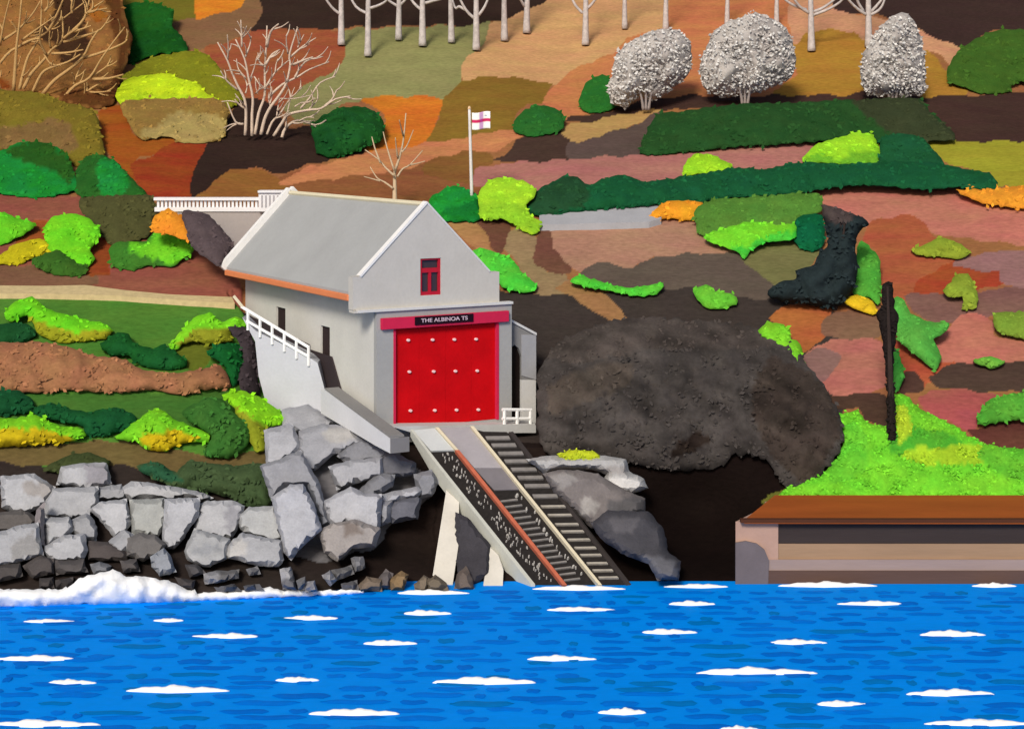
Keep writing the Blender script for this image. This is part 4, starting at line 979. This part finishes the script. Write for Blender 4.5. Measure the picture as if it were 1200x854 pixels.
wall_rock([(84,610),(104,602),(111,618),(112,632),(98,632),(88,624)], gr(150), 'narrow mid-grey boulder left of the brown hollow in the wall')
wall_rock([(108,598),(117,590),(147,586),(152,610),(145,624),(133,626),(121,610)], gr(176), 'pale wedge shaped boulder above the brown hollow in the wall')
wall_rock([(113,586),(117,571),(141,569),(147,585)], gr(154), 'small flat grey boulder between the topmost boulder and the long ledge stone')
wall_rock([(145,571),(156,564),(200,571),(235,577),(248,583),(240,588),(219,584),(156,585),(147,582)], gr(170), 'long thin ledge stone lying along the top of the wall')
wall_rock([(153,587),(192,585),(195,610),(184,627),(156,625)], (160,162,160), 'tall square grey boulder under the left of the long ledge stone', tiltx=.1)
wall_rock([(152,632),(164,626),(180,628),(192,637),(188,647),(168,655),(151,650)], (110,107,106), 'dark grey stone under the tall square boulder')
wall_rock([(130,634),(145,622),(156,628),(152,645),(140,645),(130,640)], gr(162), 'small pale boulder left of the dark grey stone')
wall_rock([(194,586),(233,585),(231,606),(215,627),(205,641),(193,640),(192,628)], (172,173,178), 'tall pale boulder tapering downwards, under the right of the long ledge stone')
wall_rock([(236,592),(244,588),(274,588),(285,594),(280,612),(270,630),(240,626),(229,618)], gr(174), 'tall pale boulder with a darker right side, upper of two before the mossy gap', tints=[((146,146,152), [(268,590),(286,594),(280,612),(268,628),(262,608)])])
wall_rock([(219,645),(229,621),(268,632),(264,654),(242,662),(222,656)], (164,165,167), 'layered pale boulder directly below the tall one with a darker side', tints=[((146,148,152), [(225,640),(255,638),(262,646),(225,650)])])
wall_rock([(280,606),(293,596),(320,594),(327,614),(329,634),(300,628),(284,620)], (172,174,176), 'big pale rounded boulder touching the tall rocks below the ramp')
wall_rock([(265,653),(270,637),(285,626),(328,634),(330,655),(325,663),(300,660),(280,655)], gr(168), 'broad pale boulder under the big rounded one at the right end of the wall', tints=[((184,182,180), [(265,655),(272,636),(286,630),(290,645),(275,655)])])
wall_rock([(178,653),(192,645),(198,652),(205,669),(188,672),(180,663)], (146,150,158), 'blue-grey block low in the wall just right of the breaking wave crest')
DS = 'dark stones along the waterline'
def dark(poly, v, label='small dark stone at the foot of the boulder wall', **kw):
    a = dict(T=.35, off=.55, name='stone', R=4., ex=1.2); a.update(kw); return rock(poly, v, label, DS, **a)
dark([(27,663),(47,650),(62,655),(63,672),(39,677)], (82,77,76), 'dark five-sided stone at the foot of the wall, second from the left edge')
dark([(64,657),(98,655),(102,670),(67,673)], (86,82,82), 'dark oblong stone under the rounded pale boulder')
dark([(-20,664),(23,660),(26,675),(0,681),(-20,684)], (80,76,75), 'dark stone at the left edge under the broad boulder')
dark([(106,661),(117,659),(130,663),(125,673),(110,672)], (116,117,122), 'small grey stone left of the breaking wave crest')
dark([(103,634),(128,636),(150,648),(148,656),(120,657),(104,655)], (84,78,77), 'brown-grey slab in the hollow of the boulder wall')
for p, v in [([(141,657),(160,655),(164,669),(145,670)], (88,84,84)), ([(217,661),(231,661),(242,672),(223,676)], (82,80,82)), ([(46,678),(62,676),(63,688),(47,688)], (74,70,70)), ([(66,680),(85,676),(84,688),(66,689)], (70,66,66)), ([(205,676),(228,680),(226,690),(212,688)], (70,66,66))]: dark(p, v)
dark([(239,672),(258,669),(280,667),(279,677),(258,682),(241,684)], (104,103,104), 'grey oblong stone with a paler left end at the wall foot', tints=[((142,142,146), [(238,671),(256,669),(256,683),(240,685)])])
dark([(252,688),(274,684),(282,692),(255,693)], (90,90,94), 'flat slate-grey stone at the waterline, left of two')
dark([(286,686),(303,684),(308,691),(287,692)], (92,92,96), 'flat slate-grey stone at the waterline, right of two')
dark([(289,667),(301,663),(305,672),(293,674)], (112,112,116), 'little grey stone under the broad right-end boulder')
dark([(328,667),(341,665),(345,680),(348,690),(332,690)], (108,108,112), 'upright grey stone with a pale top at the waterline', tints=[((160,160,164), [(327,665),(342,664),(343,678),(330,678)])])
# the rock face under the ramp
RF = 'tall grey rocks under the ramp'
def face(poly, v, label, **kw):
    a = dict(T=.5, off=.9, R=4, ex=4.6, k=.88); a.update(kw); return rock(poly, v, label, RF, **a)
B_ = lambda v: (v, v+1, v+7)
face([(320,585),(341,571),(355,571),(366,592),(374,620),(349,641),(342,653),(334,644)], B_(176), 'large pale slab at the lower left of the rock face', off=1.2)
face([(307,547),(321,543),(352,531),(371,567),(386,612),(374,618),(357,570),(340,571),(321,586)], B_(146), 'mauve-grey leaning slab between the upper and lower pale blocks', off=1.0)
face([(311,506),(341,498),(352,527),(321,544),(314,541)], B_(172), 'pale square block at the top left of the rock face', off=1.1)
face([(334,481),(360,478),(394,494),(374,503),(355,505),(333,498)], B_(164), 'pale rock lying right under the ramp wall', off=1.0)
face([(353,506),(377,501),(408,501),(424,519),(388,531),(371,548),(359,548),(353,526)], B_(158), 'large lavender-grey rock in the upper middle of the rock face', off=.9, tints=[((172,170,168), [(376,503),(410,501),(420,516),(395,520),(378,515)])])
face([(398,534),(411,522),(425,516),(448,530),(447,540),(425,537),(414,543)], B_(128), 'mid-grey rock tucked below the lower ramp wall', off=1.2)
face([(388,547),(411,542),(446,537),(447,557),(428,561),(411,567),(397,572)], B_(162), 'pale rock above the small black hole in the rock face', off=1.15)
face([(447,533),(461,533),(484,543),(485,556),(459,558),(447,556)], (102,102,108), 'dark slate block under the end of the ramp wall', off=1.2)
face([(421,575),(443,557),(460,558),(456,570),(440,578),(425,582)], B_(124), 'grey rock to the right of the small black hole', off=1.25)
face([(380,589),(402,578),(412,573),(425,581),(445,580),(443,617),(431,620),(414,609),(391,617)], B_(174), 'big pale faceted rock in the middle of the rock face', off=1.3)
face([(447,580),(487,571),(492,575),(487,582),(460,589),(447,590)], B_(168), 'thin pale slab jutting out toward the slipway beam', off=1.4, T=.5)
face([(459,589),(487,583),(491,587),(487,606),(461,611),(456,605)], (102,103,112), 'dark slate block under the thin pale slab', off=1.2)
face([(445,589),(459,589),(457,609),(445,614)], B_(150), 'narrow grey block left of the dark slate one', off=1.2)
face([(487,558),(504,553),(512,564),(505,578),(492,582)], B_(136), 'small grey rock beside the slipway beam', off=1.3)
face([(375,622),(391,616),(414,611),(443,620),(437,640),(411,640),(397,655),(383,646)], (156,150,147), 'brownish rough rock at the foot of the rock face', off=1.2, tints=[((128,118,112), [(400,615),(420,610),(425,625),(405,630)])])
for p, v in [([(411,654),(425,652),(427,665),(416,670)], (128,128,132)), ([(388,668),(411,662),(414,672),(395,680)], (104,103,104)), ([(377,674),(387,669),(394,679),(387,686)], (140,140,144)), ([(358,682),(368,681),(372,692),(358,693)], (140,140,146)), ([(400,684),(418,680),(420,691),(402,691)], (98,97,100)), ([(348,680),(357,676),(358,690),(349,690)], (110,110,112))]:
    dark(p, v, 'small grey stone at the waterline under the rock face', off=1.0)
dark([(421,685),(430,676),(447,679),(447,692),(424,692)], (122,108,94), 'brown stone at the waterline, left end of the row by the first buttress', off=1.2)
dark([(444,678),(452,668),(460,672),(457,690),(446,688)], (100,94,94), 'grey-brown stone in the row left of the first buttress', off=1.1)
dark([(456,680),(470,669),(478,674),(473,691),(459,691)], (130,108,80), 'ochre-brown stone in the row left of the first buttress', off=1.2)
dark([(486,684),(497,675),(506,680),(500,692),(487,692)], (116,104,90), 'tan-brown stone just left of the first buttress', off=1.3)
dark([(500,682),(510,674),(522,682),(526,692),(502,692)], (112,102,88), 'tan-brown stone at the foot of the first buttress', off=1.35)
face([(535,603),(549,610),(560,626),(571,639),(571,668),(552,686),(540,676),(536,650)], (66,64,69), 'dark slate rock between the two buttresses', off=.2, T=.3)
dark([(532,690),(536,673),(546,664),(553,678),(556,692)], (104,94,88), 'brown-grey stone between the two buttresses', off=1.0)
# the ledge right of the slipway
RL = 'rocks right of the slipway'
def ledge(poly, v, label, **kw):
    a = dict(T=.6, off=1.0, R=8, ex=1.3); a.update(kw); return rock(poly, v, label, RL, **a)
ledge([(693,613),(713,598),(760,600),(777,620),(783,647),(797,657),(795,679),(770,679),(760,660),(733,650),(707,633)], (72,71,76), 'dark slate rock sloping into the water right of the slipway', off=1.5, tints=[((90,88,92), [(715,604),(750,606),(742,622),(718,628)]), ((100,100,106), [(745,650),(790,655),(796,678),(770,678)])])
ledge([(637,555),(655,551),(677,551),(700,556),(733,575),(755,584),(755,603),(733,608),(693,618),(677,603),(650,577)], (116,110,109), 'brownish grey rock under the pale ledge right of the slipway', off=1.6, tints=[((140,136,134), [(645,556),(672,553),(676,566),(655,572)]), ((150,146,143), [(684,580),(705,588),(698,602),(680,603)]), ((88,86,88), [(710,585),(754,583),(755,603),(715,608)])])
ledge([(617,538),(640,534),(665,535),(700,534),(733,538),(737,553),(754,561),(758,572),(740,578),(710,577),(697,566),(710,556),(695,551),(655,551),(640,556),(628,546)], (170,169,168), 'pale ledge of rock with yellow moss, right of the slipway', off=2.0, R=6, tints=[((206,204,202), [(672,558),(700,558),(700,568),(680,566)]), ((208,206,204), [(700,566),(725,558),(757,565),(758,573),(712,578)]), ((150,146,144), [(640,545),(695,548),(735,545),(735,553),(690,556),(650,553)])])
puff('moss', [(652,532),(667,527),(697,529),(704,537),(677,543),(657,538)], (182,196,44), 'patch of yellow-green moss on the pale ledge beside the slipway', 'moss', None, T=.25, R=6, off=2.7, leafpx=2.5)

# ------------------------------------------------------------------ the long low waterside building at right
YB = 74.3
pv = thing('waterside_building', unp(1030, 683, YB), 'long low waterside building with a brown roof at lower right', 'building')
def pb(m, x0, x1, y0, y1, d0, th, skew=0.0):
    f = [unp(x0, y1, d0), unp(x1, y1, d0), unp(x1, y0, d0), unp(x0, y0, d0)]
    return m.prism(f, [p+Vector((skew if i in (0, 3) else 0, th, 0)) for i, p in enumerate(f)])
XR = 1560
pb(MB(), 862, 912, 611, 700, YB, 4.0, 2.35).build('corner_pier', paint('pinkish render', (172,140,124), amp=.1), pv)
pb(MB(), 912.1, XR, 637, 655.5, YB+.05, 4.0).build('wall', paint('tan wall', (152,124,98), amp=.12, stretch=(.2,1,2)), pv)
pb(MB(), 899, XR, 655.6, 668.5, YB-.05, 4.0).build('wall', paint('mauve-grey wall', (148,130,124), amp=.08, stretch=(.2,1,2)), pv)
pb(MB(), 900, XR, 668.6, 704, YB-.12, 4.0).build('plinth', paint('brown plinth', (90,70,63), amp=.12, stretch=(.2,1,2)), pv)
pb(MB(), 912.1, XR, 611, 636.9, YB+.09, 3.0).build('window_band', paint('dark window band', (58,50,48), amp=.1, stretch=(.2,1,2), rough=.5), pv)
m = MB(); f = [unp(x, y, YB-.16) for x, y in [(862,700),(862,636),(874,634),(887,637),(896,644),(901,656),(900,700)]]; m.prism(f, [p+Vector((0,.12,0)) for p in f]); m.build('arched_buttress', paint('grey-mauve stone', (104,96,98), amp=.1), pv)
m = MB()
e0, e1 = unp(875, 609, YB-.35), unp(XR, 610, YB-.35); r0, r1 = unp(908, 580, 78.6), unp(XR+60, 580, 78.6); k = Zv*.16
e0 = unp(872, 609, YB-.35)
m.hexa([e0-k, e1-k, r1-k, r0-k, e0, e1, r1, r0]); m.build('roof', paint('brown roof', (154,80,34), amp=.14, scale=.6, stretch=(.3,1,1)), pv)
m = MB(); a_ = unp(866, 606, YB-.38); pb(m, 868, XR, 608.5, 612.5, YB-.37, .3); m.build('eaves_board', paint('eaves board', (78,46,32)), pv)

# ------------------------------------------------------------------ the sea
def water_mat():
    m = brushed('sea blue', C(0, 132, 240, 1.12), rough=.6, spec=.02, amp=.035, scale=.5, fine=3.5, fine_amp=.05, bump=.12, stretch=(.5, 1.2, 1))
    return m
M_sea = water_mat()
me = bpy.data.meshes.new('sea'); me.from_pydata([(-260, -120, 0), (260, -120, 0), (260, 81, 0), (-260, 81, 0)], [], [(0, 1, 2, 3)]); me.materials.append(M_sea)
sea = bpy.data.objects.new('sea', me); COL.objects.link(sea); tag(sea, kind='structure')
# short darker ripples lying in rows on the water
M_rip = brushed('ripple', rough=.6, spec=.02, amp=.08, scale=.8, fine=4, fine_amp=.06, bump=.1)
vs = []; fs = []; cs = []
def ripple(cx, cy, L, w, rgb):
    n = 9; i0 = len(vs); up = []; dn = []
    s0 = random.uniform(.25, .6); s1 = random.uniform(.25, .6); ph = random.uniform(0, 6)
    for i in range(n+1):
        u = i/n; x = cx-L/2+L*u
        e = min(1, min(u/max(.02, s0*.35), (1-u)/max(.02, s1*.35)))**.6
        wob = .10*w*math.sin(ph+u*9)
        up.append((x, cy+w*.5*e+wob, .012)); dn.append((x, cy-w*.5*e+wob, .012))
    md = [(p[0], cy, .035) for p in up]
    c = C(*rgb)
    vs.extend(up+md+dn); cs.extend([c]*(3*(n+1)))
    for i in range(n):
        fs.append((i0+n+1+i, i0+n+2+i, i0+i+1, i0+i)); fs.append((i0+2*n+2+i, i0+2*n+3+i, i0+n+2+i, i0+n+1+i))
y = 50.2; row = 0
while y < 73.4:
    x = -34-random.uniform(0, 2)
    while x < 34:
        L = random.choice([.4, .6, .9, 1.2, 1.5, 1.8, 2.1])*random.uniform(.8, 1.2); gap = random.uniform(.25, .8)
        if random.random() < .93:
            q = random.random()
            rgb = (0, 116, 220) if q < .5 else (0, 108, 210) if q < .82 else (0, 116, 192)
            ripple(x+L/2, y+random.gauss(0, .12), L, random.uniform(.34, .56), rgb)
        x += L+gap
    y += .76+random.uniform(-.06, .08); row += 1
tag(mesh_obj('ripples', vs, fs, M_rip, None, cs, True), kind='stuff')

# white crests
M_foam = brushed('foam', C(246, 248, 250), rough=.7, amp=.03, scale=2, fine=9, fine_amp=.04, bump=.3)
def sea_d(y): return H*F/(y-HY)
def crest(x0, x1, y, h, label, group='white crests on the sea', peaks=None, name='whitecap', shade=None):
    n = 26; d = sea_d(y+h*.42); ph = random.uniform(0, 6); pk = random.uniform(.35, .65)
    vs = []; fs = []
    for i in range(n+1):
        u = i/n; x = x0+(x1-x0)*u
        env = (min(u/pk, (1-u)/(1-pk)))**.75
        top = h*(.18+.72*env)*(1+.16*math.sin(ph+u*21)+.10*math.sin(ph*2+u*43)); 
        if i in (0, n): top = .4
        a = unp(x, y+h*.42+.25*math.sin(ph+u*7), d); z = max(.012, top*d/F)
        thk = .05+.20*env
        a.z = 0
        prof = [(-thk, -.02), (-thk*.75, z*.62), (-.0, z), (thk*.6, z*.6), (thk, -.02)]
        vs += [(a.x, a.y+py_, pz) for py_, pz in prof]
    for i in range(n):
        for k in range(4): o = i*5+k; fs.append((o, o+5, o+6, o+1))
    fs += [(0, 1, 2, 3, 4), tuple(n*5+k for k in (4, 3, 2, 1, 0))]
    o = mesh_obj(name, vs, fs, M_foam, None, None, True, (unp((x0+x1)/2, y, d).x, d, 0))
    return tag(o, label, 'wave', group)
CR = [(28,88,726,4.5,'short white crest below the left end of the breaking foam'), (180,215,725,4.5,'shortest white crest, under the right slope of the breaking foam'), (331,397,722,6,'white crest under the tail of the foam line'), (473,529,716,7,'white crest below the first slipway buttress'),
 (224,303,743,6.5,'thin white crest in the second row, between the shortest crest and the foam tail crest'), (-10,88,769,7.5,'long white crest touching the left edge, upper of two'), (426,489,751,7,'short white crest between the foam tail crest and the buttress crest, one row lower'), (56,113,797,7,'small faint white crest between the two crests at the left edge'),
 (148,269,805,10,'long thick white crest in the lower left of the sea'), (323,374,794,6.5,'small white crest right of the long thick lower left one'), (507,628,795,11,'long white crest in the lower middle of the sea'), (362,468,832,10,'white crest near the bottom, left of centre'), (-14,118,845,10,'long white crest in the bottom left corner'),
 (465,550,692,7,'white foam line lapping the stones at the first buttress'), (624,733,687,7,'white foam line along the foot of the slipway rails'), (778,853,685,5.5,'white foam line at the dark hollow left of the waterside building'), (912,1028,683,8,'longest white foam line against the waterside building'), (1139,1191,684,6,'short white foam line at the far right of the waterside building'),
 (641,721,712,6,'white crest just below the slipway foot'), (784,838,705,6.5,'short white crest below the corner pier of the waterside building'), (981,1058,705,6,'thin white crest under the middle of the waterside building'), (752,817,738,7,'small white crest left of centre right, two rows under the corner pier'), (1078,1155,740,9,'bold white crest at upper right of the sea'),
 (901,969,750,7,'white crest below and left of the bold upper right one'), (618,699,769,7.5,'white crest in the middle of the sea, right of centre'), (816,958,784,11,'longest white crest, in the right half of the sea'), (1062,1165,809,10,'peaked white crest at lower right'), (957,1016,822,7,'small white crest left of the peaked lower right one'), (701,757,831,9,'small white crest near the bottom, right of centre'), (1083,1206,844,9,'long white crest in the bottom right corner'), (840,895,852,9,'white crest cut by the bottom edge')]
for x0, x1, y, h, lab in CR: crest(x0, x1, y+h*.1, h*.74, lab)
# the wave breaking on the boulders
fp = [(-60,690),(0,690),(67,690),(80,687),(85,683),(91,678),(103,675),(115,671),(124,670),(131,666),(140,671),(147,675),(160,674),(171,675),(186,678),(197,679),(207,684),(213,687),(232,694),(262,692),(293,691),(305,688),(315,687),(322,690),(360,691),(427,692),(425,695),(330,700),(213,705),(110,708),(0,711),(-60,711)]
puff('breaking_wave', fp, (246,247,248), 'big white wave breaking against the foot of the boulders', 'wave', None, T=.5, R=18, up=0, base=lambda x, y: sea_d(np.interp(x, [-60,0,110,213,330,427], [711,710,707,704,699,695]))-.05, off=.0, back=1.2, mat=brushed('foam mass', rough=.7, amp=.02, fine_amp=.03, bump=.3), leaf=0, leafvar=.02, lump=.12, pitch=4, jit=.9)

# ------------------------------------------------------------------ light, camera, view
w = bpy.data.worlds.new('World'); scene.world = w; w.use_nodes = True
nt = w.node_tree; bg = nt.nodes['Background']; sky = nt.nodes.new('ShaderNodeTexSky'); sky.sky_type = 'NISHITA'; sky.sun_disc = False
EL, AZ = 34, 16          # sun high on the left, in front of the hillside
sky.sun_elevation = math.radians(EL); sky.sun_rotation = math.radians(180+AZ); sky.dust_density = 3.0; sky.ozone_density = .6
nt.links.new(sky.outputs[0], bg.inputs[0]); bg.inputs[1].default_value = .09
sl_ = bpy.data.lights.new('sun', 'SUN'); sl_.energy = 2.9; sl_.angle = math.radians(14); sl_.color = (1, .94, .85)
so = bpy.data.objects.new('sun', sl_); COL.objects.link(so)
dirv = Vector((-math.sin(math.radians(AZ))*math.cos(math.radians(EL)), -math.cos(math.radians(AZ))*math.cos(math.radians(EL)), math.sin(math.radians(EL))))
so.rotation_euler = dirv.to_track_quat('Z', 'Y').to_euler(); so.location = dirv*120
cam = bpy.data.cameras.new('camera'); cam.sensor_width = 36; cam.lens = 36*F/1200; cam.shift_y = -(427-HY)/1200; cam.clip_end = 2000; cam.clip_start = .5
co = bpy.data.objects.new('camera', cam); COL.objects.link(co); co.location = (0, 0, H); co.rotation_euler = (math.pi/2, 0, 0)
scene.camera = co
vs_ = scene.view_settings; vs_.view_transform = 'Standard'; vs_.look = 'None'; vs_.exposure = 0.0; vs_.gamma = 1.0; vs_.use_curve_mapping = False
for o in bpy.data.objects:
    if '_o' in o: del o['_o']
